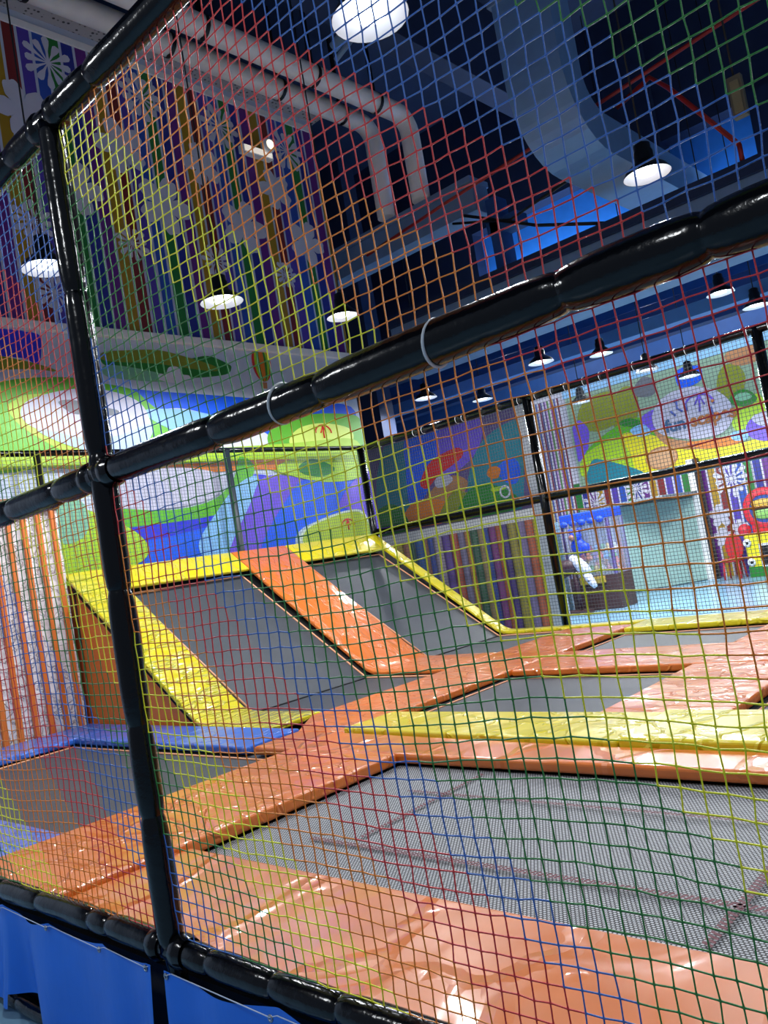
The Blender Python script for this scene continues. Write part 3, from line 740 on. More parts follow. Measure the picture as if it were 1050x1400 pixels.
# --- ramps
TOPZ, XB, XF = 1.585, -5.97, -3.86
SL = TOPZ / (XF - XB)
def prof(xa, xb):
    pts = []
    xs = [xa]
    for x in (-4.6, -4.1, -3.98, -3.90, -3.82, -3.74, -3.66, -3.5, -3.0):
        if xa < x < xb:
            xs.append(x)
    xs.append(xb)
    for x in xs:
        z = (XF - x) * SL
        # rounded foot
        k = 0.13
        z = 0.5 * (z + math.sqrt(z * z + k * k * 0.12))
        pts.append((x, z if x < -3.3 else 0.0))
    return pts
def ramp_pad(xa, xb, y0, y1, label, mt, lift=0.0, th=0.042, name='ramp_pad'):
    m_ = MB()
    P = prof(xa, xb)
    top = [(x, z + lift) for x, z in P]
    n = len(top)
    nrm = []
    for i in range(n):
        a, b = top[max(0, i - 1)], top[min(n - 1, i + 1)]
        t_ = Vector((b[0] - a[0], 0, b[1] - a[1])).normalized()
        nrm.append(Vector((t_.z, 0, -t_.x)))
    low = [(top[i][0] + nrm[i].x * th, top[i][1] + nrm[i].z * th) for i in range(n)]
    low = [(x, max(z, -0.064)) for x, z in low]
    sub = max(1, int((y1 - y0) / .25))
    for s_ in range(sub):
        ya, yb = y0 + (y1 - y0) * s_ / sub, y0 + (y1 - y0) * (s_ + 1) / sub
        for i in range(n - 1):
            m_.add([(top[i][0], ya, top[i][1]), (top[i + 1][0], ya, top[i + 1][1]), (top[i + 1][0], yb, top[i + 1][1]), (top[i][0], yb, top[i][1])], [(0, 1, 2, 3)], 0, True)
            m_.add([(low[i][0], ya, low[i][1]), (low[i + 1][0], ya, low[i + 1][1]), (low[i + 1][0], yb, low[i + 1][1]), (low[i][0], yb, low[i][1])], [(3, 2, 1, 0)], 0, True)
        for i in (0, n - 1):
            m_.add([(top[i][0], ya, top[i][1]), (low[i][0], ya, low[i][1]), (low[i][0], yb, low[i][1]), (top[i][0], yb, top[i][1])], [(0, 1, 2, 3)])
    for y in (y0, y1):
        for i in range(n - 1):
            m_.add([(top[i][0], y, top[i][1]), (top[i + 1][0], y, top[i + 1][1]), (low[i + 1][0], y, low[i + 1][1]), (low[i][0], y, low[i][1])], [(0, 1, 2, 3)])
    o = m_.build(name, mt, None, 0.015, 3)
    return tag(o, label, 'pad', 'vinyl pads on the ramps')
ramp_pad(XB, -2.84, 2.72, 3.25, 'creased yellow pad down the near side of the first ramp', YELLOW_WRK)
ramp_pad(XB, -2.82, 4.915, 5.80, 'orange pad running down between the two ramps', ORANGE)
ramp_pad(XB, -1.93, 7.37, 7.56, 'yellow pad down the far side of the second ramp and on to the net', YELLOW)
ramp_pad(XB, -5.64, 3.26, 4.91, 'yellow cap pad along the top of the first ramp', YELLOW)
ramp_pad(XB, -5.64, 5.805, 7.365, 'yellow cap pad along the top of the second ramp', YELLOW)
def ramp_bed(y0, y1, label, v0, v1):
    m_ = MB()
    xf, zf, xb, zb = -3.89, -0.05, -5.96, 1.40
    dy = 0.0
    m_.add([(xf, y0, zf), (xf, y1, zf), (xb, y1, zb), (xb, y0, zb)], [(0, 1, 2, 3)])
    m_.add([(xf, y0, zf), (xf, y1, zf), (-2.78, y1, zf - .012), (-2.78, y0, zf - .012)], [(3, 2, 1, 0)])
    o = tag(m_.build('ramp_bed', BED), label, 'trampoline', 'sloping ramp beds')
    def pt(x, y): return (x, y, zf + (xf - x) / (xf - xb) * (zb - zf) + .006)
    s_ = MB()
    xt = -5.755
    s_.tube([pt(xf, v0), pt(xt, v0), pt(xt, v1), pt(xf, v1), (-2.82, v1, zf)], 0.011, 6)
    s_.build('seam_trim', SEAM, o)
    f_ = MB()
    f_.tube([(xf, v0, zf + .004), (xf, v1, zf + .004)], 0.009, 6)
    f_.build('fold_line', GAP, o)
    for a, b in ((v0 - .2, v0 - .012), (v1 + .012, v1 + .2)):
        g_ = MB()
        g_.add([pt(xf, a), pt(xf, b), pt(-5.95, b), pt(-5.95, a)], [(0, 1, 2, 3)])
        g_.build('spring_cover', GAP, o)
    g_ = MB()
    g_.add([pt(xt - .014, v0 - .012), pt(xt - .014, v1 + .012), pt(-5.95, v1 + .012), pt(-5.95, v0 - .012)], [(0, 1, 2, 3)])
    g_.build('spring_cover', GAP, o)
    return o
ramp_bed(3.05, 5.2, 'grey bed of the first ramp rising to the mural wall', 3.335, 4.865)
ramp_bed(5.7, 7.5, 'grey bed of the second ramp near the net corner', 5.92, 7.355)
# orange side of the ramp
t = empty('ramp_side_panel', (-4.9, 2.75, 0), 'orange triangular side board closing the first ramp', 'panel')
mb = MB(); mb.prism([(-5.93, 2.76, -0.06), (-3.95, 2.76, -0.06), (-3.95, 2.76, 0.0), (-5.93, 2.76, 1.48)], (0, 0.04, 0)); mb.build('board', ORANGE_FLAT, t)
mb = MB(); mb.box((-5.95, 2.735, -.06), (-5.86, 2.80, 1.45)); mb.build('corner_post', flat('brick_orange', (0.62, 0.27, 0.12)), t, 0.006)
mb = MB(); mb.tube([(-5.86, 2.75, 1.40), (-3.98, 2.75, 0.01)], 0.018, 6); mb.tube([(-5.855, 2.75, 0), (-5.855, 2.75, 1.40)], 0.008, 6); mb.build('edge_strip', GAP, t)

# white padded wall with orange bands
t = empty('striped_padding', (-5.9, 1.2, 0), 'white padded sheet wall with upright orange bands beside the ramp', 'wall padding')
mb = MB()
ny, nz = 40, 30
vs_ = []
for j in range(nz + 1):
    for i in range(ny + 1):
        vs_.append((-5.885 + random.uniform(-.012, .012), 0.1 + 2.6 * i / ny, -0.07 + 2.45 * j / nz))
mb.add(vs_, [(j * (ny + 1) + i, j * (ny + 1) + i + 1, (j + 1) * (ny + 1) + i + 1, (j + 1) * (ny + 1) + i) for j in range(nz) for i in range(ny)], 0, True)
mb.build('padded_sheet', QUILT, t)
OB = flat('orange_band', (0.82, 0.42, 0.14))
for k in range(17):
    y = 2.63 - .155 * k
    mb = MB(); mb.box((-5.87, y - .025, -.065), (-5.835, y + .025, 2.25)); mb.build('orange_band', OB, t, 0.006)
mb = MB(); mb.box((-5.90, .1, 2.26), (-5.82, 2.72, 2.40)); mb.build('top_rail', flat('brown_rail', (0.50, 0.32, 0.2)), t, 0.02)

# ------------------------------------------------------------------ enclosure nets at the back
def grid_net(parent, plane, val, u0, u1, v0, v1, pitch, r, name='net_mesh', mt=NETW):
    m_ = MB()
    def P(u, v): return (val, u, v) if plane == 'x' else (u, val, v)
    n = int(round((u1 - u0) / pitch))
    for i in range(n + 1):
        u = u0 + (u1 - u0) * i / n
        m_.tube([P(u, v0), P(u, v1)], r, 4, caps=False)
    k = int(round((v1 - v0) / pitch))
    for j in range(k + 1):
        v = v0 + (v1 - v0) * j / k
        m_.tube([P(u0, v), P(u1, v)], r, 4, caps=False)
    return m_.build(name, mt, parent)
t = empty('side_net_frame', (-5.98, 2.64, 0), 'black pole frame with grey netting before the mural wall', 'net')
XN = -6.03
for y in (0.3, 2.64, 5.13):
    mb = MB(); mb.tube([(XN, y, -.08), (XN, y, 2.9)], 0.036 if y != 5.13 else .045, 12); mb.build('pole', BLACK if y != 5.13 else flat('dark_slate_pole', (.12, .16, .2)), t)
mb = MB(); mb.tube([(XN, 0.0, 2.9), (XN, 7.62, 2.9)], 0.035, 12); mb.build('top_rail', BLACK_FOAM, t)
grid_net(t, 'x', XN, 0.3, 7.6, 0.0, 2.87, 0.042, 0.0021, mt=mat('slate_net_cord', (0.30, 0.36, 0.46), .6, bump=(50, .2, (1, 1, 1), 'noise')))
YN = 7.62
t = empty('far_net_frame', (-3.0, YN, 0), 'black pole frame with grey netting across the far side of the court', 'net')
for x in (XN, -3.03, -0.19, 2.7):
    mb = MB(); mb.tube([(x, YN, -.08), (x, YN, 2.92)], 0.055, 14); mb.build('pole', BLACK_FOAM, t)
for z, r in ((2.88, 0.05), (1.60, 0.05)):
    mb = MB(); mb.tube([(XN, YN, z), (-3.03, YN, z)], r, 12); mb.tube([(-3.03, YN, z), (-.19, YN, z)], r, 12); mb.tube([(-.19, YN, z), (3.2, YN, z)], r, 12); mb.build('top_rail' if z > 2 else 'middle_rail', BLACK_FOAM, t)
for k in range(26):
    mb = MB()
    x = -5.8 + k * .26 + random.uniform(-.12, .12)
    mb.lathe([(.052, -.003), (.057, 0), (.052, .003)], (x, YN, 2.88), 12, 0, 'x')
    mb.build('cable_tie', WHITE_GLOSS, t)
grid_net(t, 'y', YN, XN, 3.2, 0.0, 2.86, 0.042, 0.0026)

# ------------------------------------------------------------------ hall beyond the far net
# play frame with cartoon banner and dense stripes
t = empty('play_panel', (-6.3, 10.0, -0.5), 'underwater cartoon banner over dense upright stripes beyond the net', 'panel')
mb = MB(); mb.box((-9.6, 10.0, -0.5), (-4.62, 10.12, 3.28)); mb.build('panel_board', flat('panel_violet', (0.36, 0.30, 0.52)), t)
mb = MB(); mb.box((-9.6, 9.94, 1.42), (-4.62, 10.0, 1.60)); mb.build('white_ledge', WHITE_P, t, 0.01)
mb = MB(); mb.box((-4.66, 9.9, -0.5), (-4.50, 10.2, 3.35)); mb.build('end_post', flat('panel_pale', (0.75, 0.76, 0.78)), t, 0.01)
BN = [
 ('teal', [(-7.54, 3.37), (-6.99, 3.38), (-6.88, 2.69), (-7.31, 1.96), (-7.71, 1.82), (-8.05, 1.8), (-8.0, 2.63)], 1),
 ('blue', [(-7.08, 3.3), (-6.15, 3.32), (-5.87, 3.12), (-6.47, 2.61), (-7.03, 2.05), (-7.28, 2.09), (-7.22, 2.76)], 2),
 ('purple', [(-6.33, 3.23), (-5.67, 3.31), (-5.39, 3.14), (-5.64, 2.69), (-6.26, 2.43), (-6.47, 2.61)], 2),
 ('red', [(-6.94, 2.43), (-6.61, 2.76), (-6.0, 2.87), (-5.93, 2.69), (-6.5, 2.48), (-6.8, 2.3)], 3),
 ('orange', [(-7.59, 1.7), (-7.25, 2.08), (-6.75, 2.11), (-6.37, 1.93), (-6.48, 1.67), (-7.03, 1.65)], 3),
 ('olive', [(-6.67, 1.7), (-6.24, 2.14), (-5.8, 1.96), (-5.78, 1.68), (-6.19, 1.62)], 3),
 ('lilac', [(-6.58, 2.43), (-6.33, 2.47), (-6.2, 2.36), (-6.35, 2.27), (-6.58, 2.28)], 4),
 ('tan', [(-6.91, 2.03), (-6.62, 2.31), (-6.18, 2.42), (-5.9, 2.24), (-6.2, 1.97), (-6.63, 1.91)], 2),
 ('teal', [(-5.9, 2.24), (-5.54, 2.8), (-4.97, 3.04), (-4.68, 2.91), (-4.89, 1.68), (-5.27, 1.62), (-5.86, 1.7)], 2),
 ('dkgreen', [(-6.21, 1.7), (-5.93, 2.09), (-5.46, 2.13), (-5.0, 1.87), (-4.94, 1.67), (-5.42, 1.62)], 3),
 ('dkgreen', [(-8.4, 1.64), (-8.12, 2.09), (-7.63, 2.15), (-7.36, 1.76), (-7.67, 1.58)], 3),
 ('orange', [(-5.48, 2.31), (-5.37, 2.41), (-5.2, 2.35), (-5.26, 2.21), (-5.41, 2.22)], 5),
 ('lime', [(-5.44, 2.05), (-5.18, 2.05), (-5.16, 2.0), (-5.4, 1.99)], 5),
 ('blue', [(-5.26, 2.36), (-4.94, 2.48), (-4.81, 2.27), (-4.94, 2.05), (-5.16, 2.12)], 3),
]
for i_, (cn, pts, lay) in enumerate(BN):
    lay += .03 * i_
    p = clip_poly(smooth_closed(pts, 5), umin=-9.5, umax=-4.72, vmin=1.62, vmax=3.25)
    if len(p) > 2:
        plate(cn + '_shape', p, 'y', 10.0, GM[cn], t, lay)
cc = [(-5.18, 1.95)][0]
mb = MB(); mb.lathe([(.075, -.006), (.085, -.012), (.105, -.012), (.11, -.006)], (cc[0], 9.99, cc[1]), 20, 0, 'y'); mb.build('white_ring', WHITE_PR, t)
DS = [(0.40, .28, .60), (0.72, .34, .28), (.52, .48, .60), (.78, .52, .30), (.24, .40, .30), (.62, .52, .36), (.16, .26, .58), (.52, .24, .50), (.70, .36, .22), (.30, .22, .50),
      (.64, .58, .24), (.52, .46, .62), (.76, .40, .28), (.80, .70, .28), (.72, .46, .38), (.28, .46, .38), (.18, .36, .60), (.60, .40, .34), (.22, .30, .62), (.66, .60, .66)]
x = -9.5
i = 0
while x < -4.7:
    w = random.uniform(.10, .20)
    mb = MB(); mb.lathe([(w / 2, -.5), (w / 2, 1.42)], (x + w / 2, 9.98, 0), 10); mb.build('stripe_fold', flat('fold_%d' % (i % len(DS)), DS[i % len(DS)], .6), t)
    x += w
    i += 1
# striped back partition with sign
t = empty('striped_partition', (-5, 17.7, -0.5), 'striped partition with white daisies at the back of the hall', 'partition')
mb = MB(); mb.box((-10.5, 17.7, -0.5), (4, 17.85, 4.75)); mb.build('board', WHITE_PR, t)
for k in range(5):
    pass
stripes(t, 'y', 17.7, -8.3, 4, -0.5, 2.3, -4.72, 1.42)
NS = [(.24, .26, .55), (.80, .80, .86), (.42, .26, .56), (.82, .70, .86), (.36, .55, .32), (.9, .9, .92), (.55, .24, .52), (.84, .78, .55), (.28, .36, .66), (.9, .88, .92), (.48, .20, .30)]
for k in range(44):
    mb = MB(); x = -10.45 + k * .05; mb.box((x, 17.69, -0.5), (x + .04, 17.70, 4.6)); mb.build('narrow_stripe', flat('narrow_%d' % (k % 11), NS[k % 11]), t)
for (px_, r) in zip([(-4.3, 1.68), (-6.58, 1.88), (-7.72, 1.71)], (.42, .34, .34)):
    daisy(t, px_, r, 12, 'y', 17.7, 3, .1)
for (px_, r) in zip([(-4.69, 0.9), (-4.71, 0.4), (-4.31, 0.56)], (.26, .22, .2)):
    hibiscus(t, px_, r, 'y', 17.7, 3)

# sign with hill cartoon and lettering
SY = 17.6
t = empty('cartoon_sign', (-5.4, SY, 2.5), 'big cartoon landscape sign with purple umbrella and lettering high at the back', 'sign')
mb = MB(); mb.box((-8.0, SY, 2.2), (3.4, SY + .09, 4.52)); mb.build('board', flat('sign_grey_green', (0.54, 0.66, 0.56)), t)
mb = MB(); mb.box((-8.05, SY - .02, 4.50), (3.45, SY + .09, 4.72)); mb.build('top_band', flat('sign_pale_blue', (0.55, 0.76, 0.92)), t)
SG = [
 ('olive', [(-7.75, 3.87), (-7.45, 4.31), (-6.72, 4.36), (-6.51, 3.94), (-6.79, 3.54), (-7.4, 3.5)], 1),
 ('purple', [(-8.09, 3.47), (-7.75, 3.87), (-7.5, 3.53), (-7.73, 2.91), (-8.16, 2.91)], 1),
 ('olive', [(-6.81, 3.92), (-6.42, 4.37), (-6.07, 4.19), (-6.21, 3.5), (-6.73, 3.35)], 1),
 ('slate', [(-6.09, 4.32), (-5.83, 4.48), (-5.58, 4.32), (-5.64, 4.02), (-5.92, 4.0), (-6.13, 4.11)], 2),
 ('green', [(-7.71, 3.0), (-6.8, 3.46), (-6.01, 3.54), (-5.34, 3.2), (-5.89, 2.26), (-7.39, 2.56)], 2),
 ('dkgreen', [(-6.69, 3.52), (-6.35, 3.59), (-5.96, 3.35), (-6.24, 3.34)], 3),
 ('lime', [(-7.92, 2.48), (-7.72, 2.97), (-6.86, 3.19), (-6.13, 2.94), (-5.54, 2.19), (-5.94, 2.0), (-7.25, 2.25)], 3),
 ('yellow', [(-6.65, 3.24), (-6.09, 3.16), (-5.25, 2.74), (-4.12, 2.44), (-3.33, 2.43), (-3.33, 1.99), (-4.86, 2.05), (-6.28, 2.16), (-6.51, 2.75)], 4),
 ('teal', [(-7.78, 2.26), (-7.67, 2.62), (-7.44, 2.8), (-6.79, 2.53), (-6.27, 2.23), (-6.49, 2.09), (-7.27, 2.13)], 5),
 ('blue', [(-5.02, 4.4), (-4.5, 4.37), (-4.52, 4.03), (-5.01, 3.99)], 2),
 ('olive', [(-4.16, 3.93), (-3.95, 4.21), (-3.64, 4.12), (-3.55, 3.76), (-3.8, 3.42), (-4.15, 3.59)], 2),
 ('tan', [(-3.91, 4.37), (-3.72, 4.51), (-3.25, 4.47), (-3.16, 4.15), (-3.64, 4.12)], 2),
 ('lime', [(-4.0, 3.05), (-3.7, 3.39), (-3.31, 3.37), (-3.27, 2.71), (-3.91, 2.69)], 2),
 ('dkgreen', [(-3.99, 3.38), (-3.82, 3.57), (-3.55, 3.55), (-3.39, 3.31), (-3.65, 3.19)], 3),
 ('mint', [(-3.86, 3.43), (-3.75, 3.52), (-3.57, 3.49), (-3.49, 3.37), (-3.7, 3.34)], 4),
 ('purple', [(-6.1, 3.47), (-5.9, 3.62), (-5.62, 3.62), (-5.5, 3.33), (-5.63, 3.13), (-5.93, 3.2)], 5),
 ('ltblue', [(-6.4, 3.31), (-6.05, 3.37), (-5.91, 3.12), (-6.25, 3.11)], 5),
 ('tan', [(-5.84, 3.18), (-5.41, 2.86), (-4.74, 2.66), (-4.01, 2.6), (-3.96, 2.43), (-4.78, 2.48), (-5.53, 2.71)], 6),
 ('orange', [(-5.09, 2.69), (-4.01, 2.6), (-3.96, 2.43), (-4.69, 2.48)], 7),
 ('lilac', [(-5.8, 3.49), (-5.49, 3.85), (-4.93, 3.97), (-4.43, 3.84), (-4.04, 3.53), (-3.93, 3.1), (-4.22, 2.76), (-4.82, 2.73), (-5.4, 2.9), (-5.72, 3.11)], 7),
 ('purple', [(-3.74, 2.73), (-3.54, 2.94), (-3.25, 2.99), (-2.95, 2.79), (-2.94, 2.47), (-3.34, 2.36), (-3.66, 2.5)], 7),
 ('lilac', [(-3.58, 2.91), (-3.35, 2.99), (-3.06, 2.88), (-3.06, 2.69), (-3.4, 2.7)], 8),
 ('ltblue', [(-4.07, 2.69), (-3.75, 2.69), (-3.75, 2.49), (-4.04, 2.52)], 7),
]
GM['yellow'] = flat('mural_yellow', (0.88, 0.84, 0.08), .4)
for i_, (cn, pts, lay) in enumerate(SG):
    lay += .03 * i_
    p = clip_poly(smooth_closed(pts, 5), umin=-7.95, umax=3.3, vmin=2.22, vmax=4.5)
    if len(p) > 2:
        plate(cn + '_shape', p, 'y', SY, GM[cn], t, lay)
fc = [(-5.75, 2.48), (-5.9, 2.58), (-5.57, 2.57)]
plate('tan_oval', ellipse(fc[0], .40, .27, 0, 28), 'y', SY, GM['tan'], t, 7)
plate('tan_oval', ellipse(fc[0], .36, .23, 0, 28), 'y', SY, GM['skin'], t, 8)
umbrella_mark(t, [(-4.64, 3.49)][0], .33, 'y', SY, 9, GM['purple'], -.12)
mb = MB()
for st_ in ([(-5.33, 3.51), (-5.23, 3.38)], [(-5.15, 3.71), (-5.17, 3.54), (-5.05, 3.44)], [(-4.95, 3.59), (-4.95, 3.42)], [(-4.39, 3.38), (-4.38, 3.17)], [(-5.21, 3.69), (-5.13, 3.74)]):
    mb.tube([(u, SY - .028, v) for u, v in st_], .025, 6)
mb.build('squiggle_mark', flat('mark_blue', (.25, .35, .70)), t)
mb = MB()
for q, r in zip([(-4.33, 3.5), (-4.37, 3.14), (-4.29, 3.19)], (.04, .05, .04)):
    mb.ball((q[0], SY - .03, q[1]), r, 0, 8)
mb.build('dot_mark', GM['orange'], t)
def text(s, u, v, size, mt, plane_y, parent, rot=0.0, name='lettering'):
    c = bpy.data.curves.new(name, 'FONT')
    c.body = s
    c.size = size
    c.extrude = 0.006
    c.offset = 0.012
    c.materials.append(mt)
    tmp = bpy.data.objects.new(name, c)
    me = bpy.data.meshes.new_from_object(tmp)
    bpy.data.objects.remove(tmp)
    o = bpy.data.objects.new(name, me)
    COL.objects.link(o)
    o.parent = parent
    o.matrix_parent_inverse = Matrix.Translation(-parent.location)
    o.location = (u, plane_y, v)
    o.rotation_euler = (math.pi / 2, -rot, 0)
    return o
tp = [(-5.51, 3.06), (-4.44, 3.07), (-5.1, 3.06)]
TW = (tp[1][0] - tp[0][0])
text('fun', tp[0][0] - .02, tp[0][1] - .02, .40, flat('letter_teal', (.10, .34, .52)), SY - .034, t)
text('scapes', tp[0][0] + .60, tp[0][1] - .02, .40, flat('letter_amber', (.66, .38, .08)), SY - .034, t)

# frosted booth
t = empty('glass_booth', (-6, 16.2, -0.5), 'frosted greenish glass booth before the daisy stripes', 'booth')
mb = MB(); mb.prism([(-6.95, 15.55, -.48), (-5.12, 17.45, -.48), (-5.12, 17.45, 1.42), (-6.95, 15.55, 1.5)], (.03, .03, 0)); mb.build('glass_panel', GLASS, t)
mb = MB(); mb.prism([(-6.95, 15.55, -.48), (-6.95, 17.5, -.48), (-6.95, 17.5, 1.5), (-6.95, 15.55, 1.5)], (-.03, 0, 0)); mb.build('glass_panel', GLASS, t)
mb = MB(); mb.box((-6.9, 17.50, -.48), (-5.1, 17.55, 1.5)); mb.build('back_panel', flat('booth_pale', (0.74, 0.84, 0.82)), t)
mb = MB(); mb.box((-5.14, 17.40, -.5), (-4.99, 17.55, 2.3)); mb.build('edge_post', WHITE_P, t, 0.01)
mb = MB(); mb.box((-4.985, 17.42, -.5), (-4.88, 17.55, 2.3)); mb.build('edge_post', BLACK, t, 0.01)
mb = MB(); mb.box((-6.98, 15.5, 1.5), (-5.0, 17.55, 1.56)); mb.build('roof_frame', flat('booth_frame', (0.55, 0.6, 0.62)), t, 0.01)

# claw machine
t = empty('claw_machine', (-5.6, 13.6, -0.5), 'glass crane cabinet of toys on a brown base beyond the net', 'arcade machine')
x0, x1, y0, y1 = -6.25, -5.2, 13.3, 13.95
mb = MB(); mb.box((x0, y0, -.5), (x1, y1, .18)); mb.build('base_cabinet', flat('dark_brown_wood', (0.30, 0.20, 0.20)), t, 0.015)
mb = MB(); mb.box((x0, y0, 1.28), (x1, y1, 1.46)); mb.build('canopy', flat('canopy_blue', (0.10, 0.30, 0.80)), t, 0.02)
for (x, y) in ((x0 + .03, y0 + .03), (x1 - .03, y0 + .03), (x0 + .03, y1 - .03), (x1 - .03, y1 - .03)):
    mb = MB(); mb.box((x - .03, y - .03, .18), (x + .03, y + .03, 1.28)); mb.build('corner_post', flat('canopy_violet', (0.42, 0.34, 0.60)), t, 0.008)
for a, b in (((x0, y0, .18), (x1, y0 + .008, 1.28)), ((x1 - .008, y0, .18), (x1, y1, 1.28))):
    mb = MB(); mb.box(a, b); mb.build('glass_pane', CLEAR, t)
mb = MB(); mb.box((x0 + .05, y1 - .03, .18), (x1 - .05, y1 - .015, 1.28)); mb.build('back_panel', flat('cab_back', (0.62, 0.60, 0.80)), t)
for k in range(6):
    mb = MB(); xx = x0 + .08 + k * .16; mb.box((xx, y1 - .045, .18), (xx + .07, y1 - .03, 1.28)); mb.build('back_stripe', flat('cab_stripe_%d' % (k % 3), [(.20, .16, .52), (.85, .86, .92), (.7, .3, .4)][k % 3]), t)
for k in range(5):
    mb = MB(); xx = x0 + .1 + k * .2; mb.ball((xx, y0 - .02, 1.27), .09, 0, 10, (1, .5, .7)); mb.build('canopy_scallop', flat('canopy_blue', (0.10, 0.30, 0.80)), t)
mb = MB(); mb.box((x0 + .25, y0 - .05, .02), (x1 - .25, y0, .16)); mb.build('control_panel', flat('panel_amber', (0.72, 0.60, 0.25)), t, 0.01)
toyc = [(.85, .2, .25), (.95, .8, .2), (.9, .5, .2), (.3, .6, .85), (.9, .9, .9), (.5, .3, .7), (.3, .7, .35), (.9, .55, .6)]
ORD = ['first', 'second', 'third', 'fourth', 'fifth', 'sixth', 'seventh']
tn = ['red', 'yellow', 'orange', 'sky blue', 'white', 'violet', 'green', 'pink']
k = 0
for row in range(4):
    for c in range(7):
        x = x0 + .12 + c * .135 + random.uniform(-.02, .02)
        y = y0 + .18 + random.uniform(0, .1) + .12 * (row % 2)
        z = .26 + row * .135
        mb = MB()
        mb.ball((x, y, z), .075, 0, 10, (1, 1, .9)); mb.ball((x, y - .02, z + .075), .045, 0, 8)
        ci = (k * 3 + row) % 8
        o = mb.build('plush_toy', flat('toy_' + tn[ci].replace(' ', '_'), toyc[ci]))
        tag(o, '%s round plush toy, %s row of crane cabinet, %s from the snack rack' % (tn[ci], ('bottom', 'second lowest', 'third lowest', 'top')[row], ORD[c]), 'toy', 'plush toys in the crane cabinet')
        k += 1
t = empty('plush_bear', (-5.85, 13.24, .7), 'blue plush bear with brown snout fixed on the crane cabinet glass', 'toy')
BB = flat('bear_blue', (0.06, 0.26, 0.82))
mb = MB(); mb.ball((-5.86, 13.2, .80), .16, 0, 14, (1, .7, 1.1)); mb.ball((-5.74, 13.2, .76), .12, 0, 12, (1, .7, 1)); mb.build('body', BB, t)
mb = MB(); mb.ball((-5.87, 13.17, 1.02), .12, 0, 14); mb.ball((-5.97, 13.17, 1.12), .05, 0, 10); mb.ball((-5.77, 13.17, 1.12), .05, 0, 10); mb.build('head', BB, t)
mb = MB(); mb.ball((-5.90, 13.06, .99), .06, 0, 12); mb.build('snout', flat('bear_snout', (.62, .42, .36)), t)
# white horse ride
t = empty('rocking_horse', (-5.7, 12.9, -0.5), 'white toy horse with lowered head before the crane cabinet', 'toy')
hz = flat('horse_white', (0.86, 0.88, 0.94))
mb = MB(); mb.tube([(-5.93, 12.95, .62), (-5.82, 12.95, .52), (-5.70, 12.95, .38), (-5.60, 12.95, .24)], [.06, .11, .12, .09], 12); mb.build('neck', hz, t)
mb = MB(); mb.tube([(-5.66, 12.93, .30), (-5.58, 12.9, .17), (-5.50, 12.87, .06), (-5.46, 12.86, .0)], [.07, .085, .065, .045], 12); mb.build('head', hz, t)
for s_ in (-.03, .04):
    mb = MB(); mb.tube([(-5.62, 12.9 + s_, .30), (-5.58, 12.88 + s_, .38)], [.025, .005], 8); mb.build('ear', hz, t)
mb = MB(); mb.ball((-5.55, 12.81, .13), .018, 0, 8); mb.build('eye', BLACK, t)
mb = MB(); mb.tube([(-6.3, 12.95, .30), (-6.1, 12.95, .42), (-5.85, 12.95, .46)], [.12, .17, .12], 12); mb.build('body', flat('horse_saddle', (.22, .10, .16)), t)
for dx in (-6.25, -5.9):
    mb = MB(); mb.tube([(dx, 12.95, .35), (dx, 12.95, -.45)], [.06, .035], 10); mb.build('leg', flat('horse_saddle', (.22, .10, .16)), t)
mb = MB(); mb.box((-6.45, 12.8, -.5), (-5.7, 13.1, -.43)); mb.build('base', flat('dark_brown_wood', (0.30, 0.20, 0.20)), t, 0.01)
# teal and white post cabinet beside
t = empty('display_column', (-6.75, 13.2, -0.5), 'slim white and dark green column cabinet beside the crane cabinet', 'cabinet')
mb = MB(); mb.box((-6.85, 13.2, -.5), (-6.45, 13.6, 1.35)); mb.build('body', flat('pale_cyan', (.62, .78, .86)), t, 0.01)
mb = MB(); mb.box((-6.72, 13.19, -.3), (-6.58, 13.2, 1.25)); mb.build('front_strip', flat('bottle_green', (.18, .32, .30)), t)
# striped bin heap of violet and green sweets left of it
t = empty('snack_rack', (-7.3, 13.2, -0.5), 'narrow rack of green and violet packets near the far pole', 'rack')
mb = MB(); mb.box((-7.35, 13.3, -.5), (-6.92, 13.36, 1.3)); mb.build('back_board', flat('rack_grey', (.45, .5, .52)), t)
for r_ in range(5):
    mb = MB(); mb.box((-7.35, 13.12, .1 + r_ * .25), (-6.92, 13.3, .12 + r_ * .25)); mb.build('shelf', WHITE_P, t)
    for c in range(4):
        mb = MB(); xx = -7.33 + c * .1; mb.box((xx, 13.14, .12 + r_ * .25), (xx + .085, 13.2, .28 + r_ * .25 + random.uniform(0, .03)))
        ci = [5, 6, 1, 6][(c + r_) % 4]
        tag(mb.build('packet', flat('toy_' + tn[ci].replace(' ', '_'), toyc[ci]), None, .006), '%s packet on the %s shelf of the narrow rack, %s from the far pole' % (tn[ci], ('lowest', 'second lowest', 'middle', 'second highest', 'top')[r_], ORD[c]), 'packet', 'packets on the narrow rack')

